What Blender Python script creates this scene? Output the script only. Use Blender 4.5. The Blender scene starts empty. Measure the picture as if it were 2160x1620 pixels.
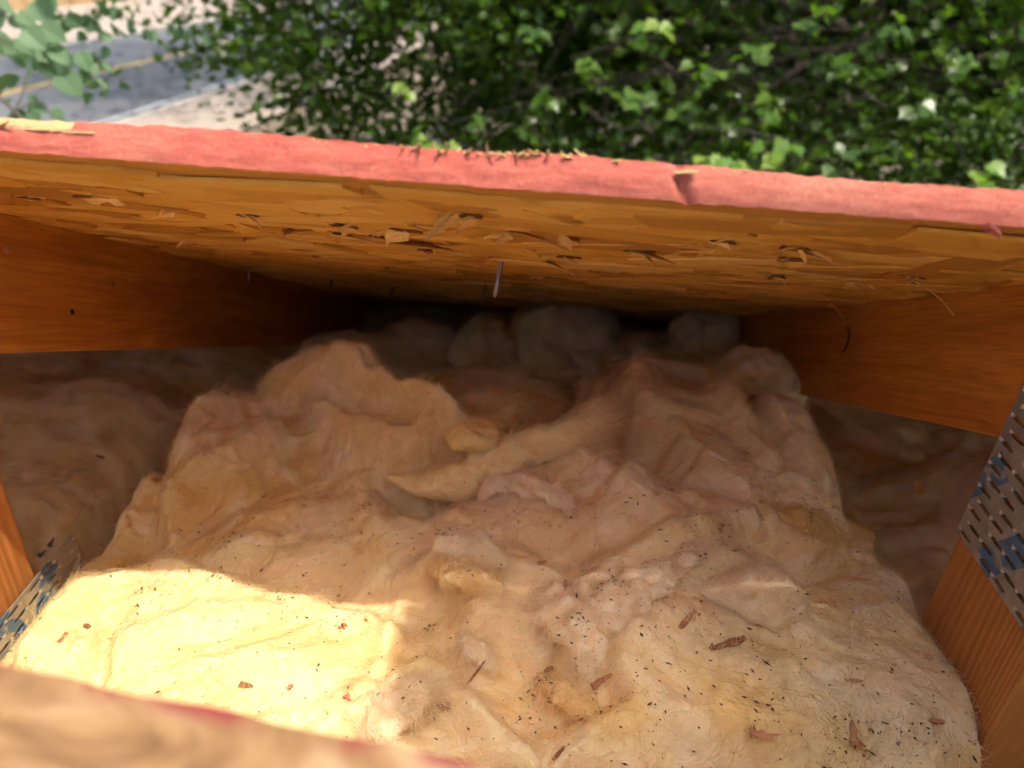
import bpy, math, random
import numpy as np
from mathutils import Vector, Matrix

random.seed(7)
rng = np.random.default_rng(7)
scene = bpy.context.scene
COL = scene.collection

# ------------------------------------------------------------------ camera
F_PX, CX, CY = 1620.0, 1080.0, 810.0           # measured in the 2160 x 1620 photograph
PITCH = math.atan(0.5)                          # 6/12 roof
S, C = math.sin(PITCH), math.cos(PITCH)
def _basis():
    r = math.radians(4.5)
    v = np.array([40.0, 97.0, -F_PX]); v /= np.linalg.norm(v)
    u = np.array([math.cos(r), -math.sin(r), 0.0]); u -= v * (u @ v); u /= np.linalg.norm(u)
    w = np.cross(u, v)
    return np.array([[1, 0, 0], [0, C, -S], [0, S, C]]).T @ np.array([u, v, w])
R = _basis()
cam_data = bpy.data.cameras.new('camera'); cam = bpy.data.objects.new('camera', cam_data); COL.objects.link(cam)
M = Matrix.Identity(4)
for i in range(3):
    for j in range(3): M[i][j] = R[i, j]
cam.matrix_world = M
cam_data.sensor_width = 36; cam_data.lens = 27
cam_data.clip_start = 0.01; cam_data.clip_end = 600
cam_data.dof.use_dof = True; cam_data.dof.focus_distance = 0.43; cam_data.dof.aperture_fstop = 7.8
scene.camera = cam

# ------------------------------------------------------------------ sky and sun
SUN = np.array([0.25, -0.335, 1.0]); SUN /= np.linalg.norm(SUN)
world = bpy.data.worlds.new('World'); scene.world = world; world.use_nodes = True
nt = world.node_tree; nt.nodes.clear()
out = nt.nodes.new('ShaderNodeOutputWorld'); bg = nt.nodes.new('ShaderNodeBackground')
sky = nt.nodes.new('ShaderNodeTexSky'); sky.sky_type = 'NISHITA'; sky.sun_disc = False
sky.sun_elevation = math.asin(SUN[2]); sky.sun_rotation = math.atan2(SUN[0], SUN[1])
sky.air_density = 1.0; sky.dust_density = 5.0; sky.ozone_density = 0.4
bg.inputs['Strength'].default_value = 0.12
nt.links.new(sky.outputs[0], bg.inputs[0]); nt.links.new(bg.outputs[0], out.inputs[0])
sl = bpy.data.lights.new('sun', 'SUN'); sl.energy = 2.05; sl.angle = math.radians(0.53); sl.color = (1.0, 0.92, 0.78)
so = bpy.data.objects.new('sun', sl); COL.objects.link(so)
so.rotation_euler = Vector(SUN).to_track_quat('Z', 'Y').to_euler(); so.location = (0, 0, 10)
vs = scene.view_settings
vs.view_transform = 'Standard'; vs.look = 'None'; vs.gamma = 1.0; vs.exposure = 1.4; vs.use_curve_mapping = False
scene.cycles.max_bounces = 9; scene.cycles.diffuse_bounces = 8; scene.cycles.transmission_bounces = 8; scene.cycles.glossy_bounces = 2
scene.cycles.use_adaptive_sampling = True; scene.cycles.adaptive_threshold = 0.06; scene.cycles.adaptive_min_samples = 12
scene.cycles.caustics_reflective = False; scene.cycles.caustics_refractive = False
scene.cycles.use_denoising = True; scene.cycles.denoising_prefilter = 'ACCURATE'

# ------------------------------------------------------------------ measuring helpers
def ray(px, py): return R @ np.array([(px - CX) / F_PX, -(py - CY) / F_PX, -1.0])
def atz(px, py, z): d = ray(px, py); return d * (z / d[2])
def roofpt(U, V, W): return np.array([U, V * C + W * S, -V * S + W * C])

# ------------------------------------------------------------------ numpy noise
_perm = rng.permutation(512).astype(np.int64)
_grad = rng.normal(size=(512, 3)); _grad /= np.linalg.norm(_grad, axis=1, keepdims=True)
def noise3(x, y, z):
    x, y, z = np.broadcast_arrays(np.asarray(x, float), np.asarray(y, float), np.asarray(z, float))
    xi, yi, zi = (np.floor(a).astype(np.int64) for a in (x, y, z))
    xf, yf, zf = x - xi, y - yi, z - zi
    fu, fv, fw = (t * t * t * (t * (t * 6 - 15) + 10) for t in (xf, yf, zf))
    res = 0.0
    for dx in (0, 1):
        for dy in (0, 1):
            for dz in (0, 1):
                h = _perm[(_perm[(_perm[(xi + dx) & 511] + yi + dy) & 511] + zi + dz) & 511]
                g = _grad[h]
                d = g[..., 0] * (xf - dx) + g[..., 1] * (yf - dy) + g[..., 2] * (zf - dz)
                res = res + d * (fu if dx else 1 - fu) * (fv if dy else 1 - fv) * (fw if dz else 1 - fw)
    return res * 1.5
def fbm(x, y, z, oct=4, gain=0.5):
    a, r = 1.0, 0.0
    for i in range(oct):
        r = r + a * noise3(x * 2 ** i + 17 * i, y * 2 ** i - 9 * i, z * 2 ** i + 5 * i); a *= gain
    return r
def ridged(x, y, z, oct=3):
    a, r = 1.0, 0.0
    for i in range(oct):
        r = r + a * (1 - 2 * np.abs(noise3(x * 2 ** i + 31 * i, y * 2 ** i, z * 2 ** i))); a *= 0.5
    return r
def sstep(e0, e1, x):
    t = np.clip((x - e0) / (e1 - e0), 0, 1); return t * t * (3 - 2 * t)

# ------------------------------------------------------------------ mesh helpers
def mesh_np(name, verts, faces, mat=None, parent=None, smooth=False, mats=None, mat_idx=None):
    """faces: int array (n,3) or (n,4), or a list of index tuples"""
    me = bpy.data.meshes.new(name)
    if isinstance(faces, np.ndarray):
        k = faces.shape[1]; n = len(faces)
        me.vertices.add(len(verts)); me.vertices.foreach_set('co', np.asarray(verts, np.float32).ravel())
        me.loops.add(n * k); me.loops.foreach_set('vertex_index', faces.astype(np.int32).ravel())
        me.polygons.add(n); me.polygons.foreach_set('loop_start', np.arange(0, n * k, k, dtype=np.int32))
        me.update(calc_edges=True); me.validate()
    else:
        me.from_pydata([tuple(map(float, p)) for p in verts], [], faces); me.update()
    if smooth: me.polygons.foreach_set('use_smooth', np.ones(len(me.polygons), bool))
    if mats:
        for m in mats: me.materials.append(m)
        if mat_idx is not None: me.polygons.foreach_set('material_index', np.asarray(mat_idx, np.int32))
    elif mat: me.materials.append(mat)
    o = bpy.data.objects.new(name, me); COL.objects.link(o)
    if parent: o.parent = parent
    return o
def tag(o, label=None, cat=None, group=None, kind=None):
    if label: o['label'] = label
    if cat: o['category'] = cat
    if group: o['group'] = group
    if kind: o['kind'] = kind
    return o
def empty(name, loc=(0, 0, 0)):
    o = bpy.data.objects.new(name, None); COL.objects.link(o); o.location = loc; o.empty_display_size = 0.05
    return o
def inst(name, data, parent, mw=None):
    o = bpy.data.objects.new(name, data); COL.objects.link(o)
    if parent: o.parent = parent
    if mw is not None: o.matrix_basis = mw
    return o
BOXF = [(0, 3, 2, 1), (4, 5, 6, 7), (0, 1, 5, 4), (1, 2, 6, 5), (2, 3, 7, 6), (3, 0, 4, 7)]
def box(name, lo, hi, mat, parent=None, bevel=0.0, frame=None):
    """axis box in (x,y,z) or in a frame f(a,b,c)->world"""
    (x0, y0, z0), (x1, y1, z1) = lo, hi
    vs_ = [(x0, y0, z0), (x1, y0, z0), (x1, y1, z0), (x0, y1, z0), (x0, y0, z1), (x1, y0, z1), (x1, y1, z1), (x0, y1, z1)]
    if frame: vs_ = [frame(*p) for p in vs_]
    o = mesh_np(name, vs_, BOXF, mat, parent)
    if bevel:
        m = o.modifiers.new('bevel', 'BEVEL'); m.width = bevel; m.segments = 2
    return o
def mw_axes(p, ax, ay, az):
    m = Matrix.Identity(4)
    for i in range(3): m[i][0] = ax[i]; m[i][1] = ay[i]; m[i][2] = az[i]; m[i][3] = p[i]
    return m

# ------------------------------------------------------------------ materials
def new_mat(name):
    m = bpy.data.materials.new(name); m.use_nodes = True
    n = m.node_tree; n.nodes.clear()
    return m, n, n.nodes, n.links
class G:
    """tiny node-graph helper"""
    def __init__(s, name):
        s.m, s.t, s.n, s.l = new_mat(name)
        s.out = s.n.new('ShaderNodeOutputMaterial')
    def node(s, t, **kw):
        n = s.n.new(t)
        for k, v in kw.items(): setattr(n, k, v)
        return n
    def set(s, sock, v):
        if hasattr(v, 'is_output') or isinstance(v, bpy.types.NodeSocket): s.l.new(v, sock)
        else:
            if isinstance(v, (tuple, list)) and len(v) == 3 and sock.type == 'RGBA': v = (*v, 1)
            sock.default_value = v
    def coord(s, which='Object'):
        if which == 'Position': return s.node('ShaderNodeNewGeometry').outputs['Position']
        return s.node('ShaderNodeTexCoord').outputs[which]
    def map(s, v, scale=(1, 1, 1), rot=(0, 0, 0), loc=(0, 0, 0)):
        n = s.node('ShaderNodeMapping'); s.set(n.inputs['Vector'], v)
        n.inputs['Scale'].default_value = scale; n.inputs['Rotation'].default_value = rot; n.inputs['Location'].default_value = loc
        return n.outputs[0]
    def noise(s, v, scale=5, detail=4, rough=0.55, dist=0.0, out='Fac'):
        n = s.node('ShaderNodeTexNoise'); s.set(n.inputs['Vector'], v)
        n.inputs['Scale'].default_value = scale; n.inputs['Detail'].default_value = detail
        n.inputs['Roughness'].default_value = rough; n.inputs['Distortion'].default_value = dist
        return n.outputs[0] if out == 'Fac' else n.outputs[1]
    def ramp(s, fac, stops):
        n = s.node('ShaderNodeValToRGB'); s.set(n.inputs[0], fac)
        e = n.color_ramp.elements
        while len(e) < len(stops): e.new(0.5)
        for i, (p, c) in enumerate(stops):
            e[i].position = p
            if not isinstance(c, (tuple, list)): c = (c, c, c)
            e[i].color = (*c, 1)
        return n.outputs[0]
    def mix(s, fac, a, b, mode='MIX'):
        n = s.node('ShaderNodeMix', data_type='RGBA', blend_type=mode)
        s.set(n.inputs[0], fac); s.set(n.inputs[6], a); s.set(n.inputs[7], b)
        return n.outputs[2]
    def math(s, op, a, b=0.0, clamp=False):
        n = s.node('ShaderNodeMath', operation=op); n.use_clamp = clamp
        s.set(n.inputs[0], a); s.set(n.inputs[1], b)
        return n.outputs[0]
    def sep(s, v):
        n = s.node('ShaderNodeSeparateXYZ'); s.set(n.inputs[0], v); return n.outputs
    def bump(s, h, strength=0.4, dist=0.002):
        n = s.node('ShaderNodeBump'); s.set(n.inputs['Height'], h)
        n.inputs['Strength'].default_value = strength; n.inputs['Distance'].default_value = dist
        return n.outputs[0]
    def bsdf(s, color, rough=0.6, normal=None, metal=0.0, spec=0.4, **kw):
        n = s.node('ShaderNodeBsdfPrincipled')
        s.set(n.inputs['Base Color'], color); s.set(n.inputs['Roughness'], rough); s.set(n.inputs['Metallic'], metal)
        n.inputs['Specular IOR Level'].default_value = spec
        if normal is not None: s.set(n.inputs['Normal'], normal)
        for k, v in kw.items(): s.set(n.inputs[k.replace('_', ' ')], v)
        return n
    def done(s, shader):
        s.l.new(shader.outputs[0] if hasattr(shader, 'outputs') else shader, s.out.inputs[0]); return s.m

WOOL_RAMP = np.array([(0.80, 0.54, 0.19), (0.85, 0.65, 0.30), (0.85, 0.62, 0.36), (0.87, 0.71, 0.42), (0.82, 0.59, 0.23)])
def wool_streak(x, y, z=0.0, k=1.0):
    """long drawn strands following a slowly turning direction"""
    a = 2.2 * noise3(x * 2.6, y * 2.6, 61.0) + 0.5
    wx = 0.010 * noise3(x * 14, y * 14, 62.0)
    al, ac = x * np.cos(a) + y * np.sin(a), -x * np.sin(a) + y * np.cos(a) + wx
    return noise3(al * 9, ac * 70 * k, z * 20 + 5) + 0.6 * noise3(al * 16, ac * 150 * k, z * 20 + 9)
def wool_rgb(P, grey=0.0, island=None):
    """colour of the glass wool at a place: yellow, pink and cream patches, amber seams, dust"""
    x, y, z = P[:, 0], P[:, 1], P[:, 2]
    a = 0.5 + 0.62 * fbm(x * 6 + 0.4 * noise3(x * 9, y * 9, 2), y * 6, z * 8 + 3, 3)
    t = np.clip((a - 0.22) / 0.56, 0, 0.999) * 4; i = t.astype(int); f = (t - i)[:, None]
    c = WOOL_RAMP[i] * (1 - f) + WOOL_RAMP[np.minimum(i + 1, 4)] * f
    def blend(c, m, col): return c * (1 - m[:, None]) + np.array(col) * m[:, None]
    b = fbm(x * 20 + y * 9, y * 44 - x * 9, z * 30, 3)
    c = blend(c, np.clip(b * 0.9, 0, 0.5), (0.90, 0.78, 0.58))
    am = noise3(x * 12 + 5, y * 15, z * 12) + 0.5 * noise3(x * 30, y * 34, z * 30)
    c = blend(c, 0.42 * sstep(0.28, 0.70, am), (0.66, 0.36, 0.08))
    st = fbm(x * 13, y * 13, z * 10 + 40, 4)
    sk = wool_streak(x, y, z)
    c = blend(c, 0.55 * np.clip(sk, 0, 1), (0.91, 0.81, 0.62)); c = blend(c, 0.40 * np.clip(-sk, 0, 1), (0.62, 0.42, 0.20))
    c = blend(c, np.full(len(x), 0.08), (0.80, 0.70, 0.55))
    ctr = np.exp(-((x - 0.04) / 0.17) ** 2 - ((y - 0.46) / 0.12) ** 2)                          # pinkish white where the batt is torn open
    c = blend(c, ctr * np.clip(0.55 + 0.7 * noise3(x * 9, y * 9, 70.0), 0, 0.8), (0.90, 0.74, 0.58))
    bk = np.exp(-((x - 0.02) / 0.16) ** 2 - ((y - 0.66) / 0.10) ** 2)                            # amber-brown wool near the back
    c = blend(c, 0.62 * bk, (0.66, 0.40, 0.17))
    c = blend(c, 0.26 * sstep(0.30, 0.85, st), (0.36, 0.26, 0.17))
    front_yellow = sstep(0.06, -0.10, x + 0.05 * noise3(x * 8, y * 8, 1)) * sstep(0.46, 0.36, y)      # the batt at the front left is yellower
    c = blend(c, 0.45 * front_yellow, (0.84, 0.71, 0.38))
    if grey: c = c * (1 - grey) + np.array((0.34, 0.25, 0.16)) * grey  # greyer, darker tint stands in for the shade on side bays and back
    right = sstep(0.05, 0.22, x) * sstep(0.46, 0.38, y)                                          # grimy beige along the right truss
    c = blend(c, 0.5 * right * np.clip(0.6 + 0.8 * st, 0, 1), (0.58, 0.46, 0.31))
    if island is not None:
        k = island[:, None]; c = np.where(k < 0.3, c * (0.82 + 0.6 * k), c * (1.12 - 0.4 * k) + np.array((0.93, 0.83, 0.62)) * (0.4 * k - 0.12))
    return c
def set_rgb(ob, rgb):
    ca = ob.data.color_attributes.new('wool', 'FLOAT_COLOR', 'POINT')
    ca.data.foreach_set('color', np.concatenate([rgb, np.ones((len(rgb), 1))], 1).astype(np.float32).ravel())
def wool_mat(name):
    g = G(name); at = g.node('ShaderNodeAttribute', attribute_name='wool'); p = g.coord('Position')
    f1 = g.noise(p, 330, 2, 0.7, 1.0)
    b = g.bsdf(at.outputs['Color'], 0.95, g.bump(f1, 0.35, 0.0022), spec=0.05)
    b.subsurface_method = 'RANDOM_WALK'
    b.inputs['Subsurface Weight'].default_value = 0.6
    b.inputs['Subsurface Radius'].default_value = (1.0, 0.6, 0.28)
    b.inputs['Subsurface Scale'].default_value = 0.022
    return g.done(b)
def fibre_mat(name):
    g = G(name); at = g.node('ShaderNodeAttribute', attribute_name='wool')
    d = g.node('ShaderNodeBsdfDiffuse'); g.set(d.inputs[0], at.outputs['Color'])
    t = g.node('ShaderNodeBsdfTranslucent'); g.set(t.inputs[0], at.outputs['Color'])
    m = g.node('ShaderNodeMixShader'); m.inputs[0].default_value = 0.5
    g.l.new(d.outputs[0], m.inputs[1]); g.l.new(t.outputs[0], m.inputs[2])
    return g.done(m)

def wood_mat(name, dark, mid, light, scale=1.0, axis='x', rough=0.55, rnd=True, coord='Object'):
    g = G(name); v = g.coord(coord)
    sc = {'x': (1, 14, 14), 'y': (14, 1, 14), 'z': (14, 14, 1)}[axis]
    m = g.map(v, tuple(a * scale for a in sc))
    n1 = g.noise(m, 2.2, 3, 0.6, 0.6); n2 = g.noise(m, 11, 2, 0.7, 0.2)
    c = g.ramp(n1, [(0.3, dark), (0.5, mid), (0.72, light)])
    c = g.mix(g.ramp(n2, [(0.35, 0.45), (0.6, 0.0)]), c, dark)
    if rnd:
        r = g.node('ShaderNodeObjectInfo').outputs['Random']
        c = g.mix(1.0, c, g.ramp(r, [(0.0, (0.58, 0.50, 0.40)), (0.3, (0.85, 0.80, 0.7)), (0.6, (1.0, 0.98, 0.92)), (1.0, (1.22, 1.20, 1.15))]), 'MULTIPLY')
    return g.done(g.bsdf(c, rough, g.bump(n2, 0.35, 0.0012), spec=0.3))

M_WOOL = wool_mat('glass_wool'); M_WOOLG = wool_mat('glass_wool_shade_tint')  # second wool is a copy with shade put into its colour
M_FIB = fibre_mat('glass_wool_fibre'); M_FIBG = fibre_mat('glass_wool_fibre_shade_tint')
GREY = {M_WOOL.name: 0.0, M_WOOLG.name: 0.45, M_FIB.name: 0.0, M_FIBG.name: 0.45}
def chord_mat():
    g = G('truss_lumber'); v = g.coord('Object')
    n1 = g.noise(g.map(v, (22, 1.5, 22)), 2.4, 3, 0.6, 0.8); n2 = g.noise(g.map(v, (22, 1.5, 30)), 14, 2, 0.7); bl = g.noise(v, 14, 3, 0.6)
    c = g.ramp(n1, [(0.3, (0.38, 0.115, 0.015)), (0.5, (0.56, 0.20, 0.028)), (0.72, (0.64, 0.27, 0.045))])
    c = g.mix(g.ramp(n2, [(0.36, 0.5), (0.58, 0.0)]), c, (0.30, 0.085, 0.012))
    c = g.mix(g.ramp(bl, [(0.5, 0.0), (0.75, 0.35)]), c, (0.30, 0.10, 0.03))
    return g.done(g.bsdf(c, 0.55, g.bump(n2, 0.3, 0.001), spec=0.3))
M_CHORD = chord_mat()
def web_mat():
    g = G('web_lumber'); v = g.coord('Object')
    x, y, z = g.sep(v)
    wv = g.noise(g.map(v, (9, 9, 1.4)), 1.5, 2, 0.5)
    yy = g.math('ADD', y, g.math('MULTIPLY', g.math('MULTIPLY', y, y), -7.0))
    ph = g.math('ADD', g.math('MULTIPLY', yy, 1150.0), g.math('MULTIPLY', wv, 34.0))
    st = g.math('ADD', g.math('MULTIPLY', g.math('SINE', ph), 0.5), 0.5)
    n2 = g.noise(g.map(v, (60, 60, 4)), 6, 4, 0.7)
    c = g.mix(g.math('MULTIPLY', g.math('MULTIPLY', st, 0.7), g.ramp(g.noise(g.map(v, (1, 30, 1)), 2.0, 2), [(0.35, 0.15), (0.65, 1.0)])), (0.60, 0.25, 0.065), (0.30, 0.095, 0.022))
    c = g.mix(g.ramp(n2, [(0.4, 0.3), (0.65, 0.0)]), c, (0.30, 0.10, 0.03))
    return g.done(g.bsdf(c, 0.55, g.bump(st, 0.3, 0.0006), spec=0.3))
M_WEB = web_mat()
def flake_mat():
    g = G('osb_strand'); v = g.coord('Object'); r = g.math('FRACT', g.math('ADD', g.node('ShaderNodeObjectInfo').outputs['Random'], g.node('ShaderNodeNewGeometry').outputs['Random Per Island']))
    n = g.noise(g.map(v, (20, 420, 1)), 1.0, 2, 0.6, 0.3)
    c = g.ramp(r, [(0.0, (0.46, 0.18, 0.020)), (0.2, (0.64, 0.29, 0.036)), (0.5, (0.74, 0.36, 0.050)), (0.8, (0.80, 0.42, 0.075)), (1.0, (0.84, 0.50, 0.13))])
    c = g.mix(g.ramp(n, [(0.35, 0.22), (0.6, 0.0)]), c, (0.36, 0.13, 0.02))
    return g.done(g.bsdf(c, 0.6, spec=0.3))
M_FLAKE = flake_mat()
M_OSB = wood_mat('osb_core', (0.40, 0.145, 0.02), (0.58, 0.25, 0.04), (0.66, 0.32, 0.06), 3.0, 'x', 0.65, False)
M_SPLINT = wood_mat('osb_splinter', (0.60, 0.28, 0.07), (0.76, 0.44, 0.14), (0.85, 0.58, 0.26), 6.0, 'x', 0.6)
M_CHIP = wood_mat('wood_chip', (0.26, 0.11, 0.05), (0.40, 0.19, 0.10), (0.52, 0.29, 0.17), 8.0, 'x', 0.65)
M_PALE = wood_mat('raw_wood_fibre', (0.40, 0.24, 0.10), (0.54, 0.36, 0.17), (0.62, 0.45, 0.24), 6.0, 'x', 0.7, False)

def red_mat():
    g = G('sprayed_cut_edge'); v = g.coord('Object')
    fib = g.noise(g.map(v, (30, 160, 160)), 3.0, 5, 0.7, 0.5)
    patch = g.noise(g.map(v, (1, 1, 1)), 16, 3, 0.5)
    fine = g.noise(v, 700, 3, 0.7)
    x, y, z = g.sep(v)
    red = g.ramp(fib, [(0.25, (0.20, 0.025, 0.020)), (0.48, (0.36, 0.050, 0.038)), (0.70, (0.44, 0.105, 0.070))])
    right = g.math('MULTIPLY', g.math('ADD', x, 0.05), 4.0, True)
    fade = g.math('ADD', g.math('MULTIPLY', g.ramp(patch, [(0.45, 0.0), (0.7, 0.5)]), 0.8), g.math('ADD', g.math('MULTIPLY', right, 0.35), 0.06))
    c = g.mix(g.math('MULTIPLY', fade, g.ramp(fine, [(0.35, 0.4), (0.65, 1.0)])), red, (0.48, 0.21, 0.14))
    c = g.mix(g.ramp(fine, [(0.62, 0.0), (0.76, 0.5)]), c, (0.56, 0.28, 0.19))
    c = g.mix(0.15, c, (0.40, 0.22, 0.16))
    h = g.math('ADD', fib, fine)
    return g.done(g.bsdf(c, 0.75, g.bump(h, 0.45, 0.0010), spec=0.25))
M_RED = red_mat()
def near_mat():
    g = G('sprayed_osb_face'); v = g.coord('Object')
    x, y, z = g.sep(v)          # y = distance back from the cut edge
    n = g.noise(g.map(v, (3, 8, 1)), 6, 4, 0.6, 1.5)
    c = g.ramp(n, [(0.34, (0.15, 0.075, 0.030)), (0.48, (0.28, 0.155, 0.065)), (0.62, (0.42, 0.27, 0.14))])
    gap = g.noise(g.map(v, (40, 4, 1)), 1.0, 3, 0.6)
    ln = g.math('MULTIPLY', g.ramp(y, [(0.0, 1.0), (0.0038, 0.0)]), g.ramp(gap, [(0.46, 0.0), (0.56, 1.0)]))
    c = g.mix(ln, c, (0.22, 0.025, 0.03))
    return g.done(g.bsdf(c, 0.65, g.bump(n, 0.4, 0.002)))
M_NEAR = near_mat()

def simple(name, col, rough=0.6, metal=0.0, nscale=30, var=0.25, bump=0.2, bd=0.002, coord='Object', spec=0.4):
    g = G(name); v = g.coord(coord)
    n = g.noise(v, nscale, 5, 0.6)
    c = g.mix(g.ramp(n, [(0.3, 0.0), (0.7, 1.0)]), tuple(a * (1 - var) for a in col), tuple(min(1, a * (1 + var)) for a in col))
    return g.done(g.bsdf(c, rough, g.bump(n, bump, bd), metal, spec))
M_NAIL = simple('dull_steel', (0.33, 0.28, 0.25), 0.40, 0.7, 90, 0.3)
M_DARKN = simple('rusted_steel', (0.10, 0.07, 0.05), 0.6, 0.5, 90, 0.3)
M_TORN = simple('torn_core_wood', (0.20, 0.075, 0.018), 0.8, 0, 90, 0.4)
M_HOLE = simple('knot_wood', (0.035, 0.015, 0.008), 0.8, 0, 90, 0.3)
M_SPECK = simple('bark_grit', (0.060, 0.038, 0.022), 0.8, 0, 300, 0.5)
M_LEAFB = simple('dry_leaf_grey', (0.10, 0.095, 0.11), 0.6, 0, 60, 0.3)
M_DRYW = simple('gypsum_board', (0.55, 0.53, 0.48), 0.8, 0, 12, 0.08)
M_FELT = simple('roofing_underlayment', (0.07, 0.07, 0.075), 0.85, 0, 60, 0.3)
M_SIDING = simple('painted_siding', (0.38, 0.36, 0.32), 0.6, 0, 8, 0.12)
def plate_mat():
    g = G('galvanised_plate'); v = g.coord('Object'); x, y, z = g.sep(v)
    n = g.noise(v, 60, 4, 0.6); n2 = g.noise(v, 260, 3, 0.6)
    c = g.ramp(n, [(0.3, (0.38, 0.365, 0.34)), (0.7, (0.56, 0.54, 0.50))])
    # blue printed lettering strokes across the face: diagonal bars and rings
    d1 = g.math('ADD', g.math('MULTIPLY', x, 0.80), g.math('MULTIPLY', y, -0.60))
    s1 = g.math('LESS_THAN', g.math('ABSOLUTE', g.math('SUBTRACT', g.math('FRACT', g.math('MULTIPLY', d1, 21.0)), 0.5)), 0.19)
    d2 = g.math('ADD', g.math('MULTIPLY', x, 0.55), g.math('MULTIPLY', y, 0.83))
    s2 = g.math('GREATER_THAN', g.math('FRACT', g.math('MULTIPLY', d2, 17.0)), 0.30)
    ink = g.math('MULTIPLY', s1, s2)
    rr = g.math('SQRT', g.math('ADD', g.math('POWER', g.math('SUBTRACT', x, 0.092), 2.0), g.math('POWER', g.math('SUBTRACT', y, 0.026), 2.0)))
    ring = g.math('LESS_THAN', g.math('ABSOLUTE', g.math('SUBTRACT', rr, 0.018)), 0.0045)
    ink = g.math('MAXIMUM', ink, ring)
    ink = g.math('MULTIPLY', ink, g.ramp(g.noise(v, 45, 2, 0.5), [(0.40, 0.0), (0.46, 0.85)]))
    c = g.mix(ink, c, (0.035, 0.13, 0.25))
    metal = g.math('SUBTRACT', 0.75, g.math('MULTIPLY', ink, 0.7))
    return g.done(g.bsdf(c, g.ramp(n2, [(0.3, 0.38), (0.7, 0.55)]), g.bump(n2, 0.15, 0.0006), metal))
M_PLATE = plate_mat()
M_TOOTH = simple('bright_tooth_steel', (0.66, 0.62, 0.56), 0.32, 0.85, 200, 0.2)

def leaf_mat(name, a, b, c3, trans=0.4, rough=0.35, spec=0.5):
    g = G(name); ri = g.node('ShaderNodeNewGeometry').outputs['Random Per Island']
    ro = g.node('ShaderNodeObjectInfo').outputs['Random']
    r = g.math('FRACT', g.math('ADD', ri, ro))
    p = g.coord('Position'); n = g.noise(p, 1.3, 0)
    c = g.ramp(g.math('ADD', g.math('MULTIPLY', r, 0.65), g.math('MULTIPLY', n, 0.35)), [(0.2, a), (0.55, b), (0.92, c3)])
    pb = g.bsdf(c, rough, spec=spec)
    t = g.node('ShaderNodeBsdfTranslucent'); g.set(t.inputs[0], g.mix(1.0, c, (1.5, 1.7, 0.5), 'MULTIPLY'))
    m = g.node('ShaderNodeMixShader'); m.inputs[0].default_value = trans
    g.l.new(pb.outputs[0], m.inputs[1]); g.l.new(t.outputs[0], m.inputs[2])
    return g.done(m)
M_MAPLE = leaf_mat('maple_leaf', (0.032, 0.072, 0.007), (0.056, 0.118, 0.011), (0.105, 0.18, 0.018), 0.45, 0.32, 0.5)
M_YOUNG = leaf_mat('young_leaf', (0.07, 0.16, 0.02), (0.12, 0.22, 0.025), (0.20, 0.27, 0.04), 0.45)
M_ELM = leaf_mat('small_leaf', (0.035, 0.075, 0.022), (0.06, 0.12, 0.035), (0.11, 0.18, 0.055), 0.35)
M_ASPEN = leaf_mat('aspen_leaf', (0.075, 0.14, 0.065), (0.10, 0.18, 0.09), (0.13, 0.21, 0.11), 0.30, 0.5, 0.3)
M_BARK = simple('bark', (0.055, 0.040, 0.030), 0.85, 0, 14, 0.4, 0.8, 0.02)
M_TWIG = simple('twig_bark', (0.075, 0.058, 0.045), 0.8, 0, 60, 0.3)

# ------------------------------------------------------------------ setting: ground, road, verge
ZG = -5.5
def ground_mat():
    g = G('dry_soil'); p = g.coord('Position')
    n = g.noise(p, 0.6, 6, 0.65); f = g.noise(p, 9, 5, 0.7)
    c = g.ramp(n, [(0.3, (0.10, 0.085, 0.05)), (0.55, (0.17, 0.13, 0.09)), (0.75, (0.07, 0.085, 0.03))])
    c = g.mix(g.ramp(f, [(0.4, 0.0), (0.7, 0.5)]), c, (0.26, 0.21, 0.16))
    return g.done(g.bsdf(c, 0.9, g.bump(f, 0.5, 0.03)))
def road_mat():
    g = G('asphalt'); p = g.coord('Position')
    n = g.noise(p, 0.8, 5, 0.6); f = g.noise(p, 40, 4, 0.7)
    c = g.ramp(n, [(0.3, (0.085, 0.09, 0.10)), (0.7, (0.13, 0.135, 0.145))])
    c = g.mix(g.ramp(f, [(0.4, 0.0), (0.7, 0.4)]), c, (0.19, 0.19, 0.19))
    return g.done(g.bsdf(c, 0.8, g.bump(f, 0.3, 0.01)))
def gravel_mat():
    g = G('pale_gravel'); p = g.coord('Position')
    n = g.noise(p, 1.2, 5, 0.6); f = g.noise(p, 14, 5, 0.75)
    c = g.ramp(f, [(0.3, (0.18, 0.14, 0.11)), (0.5, (0.32, 0.265, 0.22)), (0.7, (0.42, 0.37, 0.31))])
    c = g.mix(g.ramp(n, [(0.5, 0.0), (0.75, 0.6)]), c, (0.30, 0.23, 0.17))
    return g.done(g.bsdf(c, 0.9, g.bump(f, 0.6, 0.03)))
M_GROUND, M_ROAD, M_GRAVEL = ground_mat(), road_mat(), gravel_mat()
M_YELLOW = simple('yellow_road_paint', (0.62, 0.40, 0.09), 0.6, 0, 6, 0.25)
M_WHITE = simple('white_road_paint', (0.42, 0.44, 0.46), 0.6, 0, 6, 0.15)
M_KERB = simple('concrete', (0.46, 0.43, 0.39), 0.8, 0, 5, 0.15, 0.3, 0.01)
def sheet(name, pts, z, mat, kind='structure'):
    o = mesh_np(name, [(x, y, z) for x, y in pts], [tuple(range(len(pts)))], mat); o['kind'] = kind; return o
sheet('ground', [(-400, -200), (400, -200), (400, 400), (-400, 400)], ZG, M_GROUND)
def rd(X, t): return (X + 0.10 * (t - 30), t)        # the street runs away with a slight slant
sheet('road', [rd(-23.0, -60), rd(-12.0, -60), rd(-12.0, 260), rd(-23.0, 260)], ZG + 0.008, M_ROAD)
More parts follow.
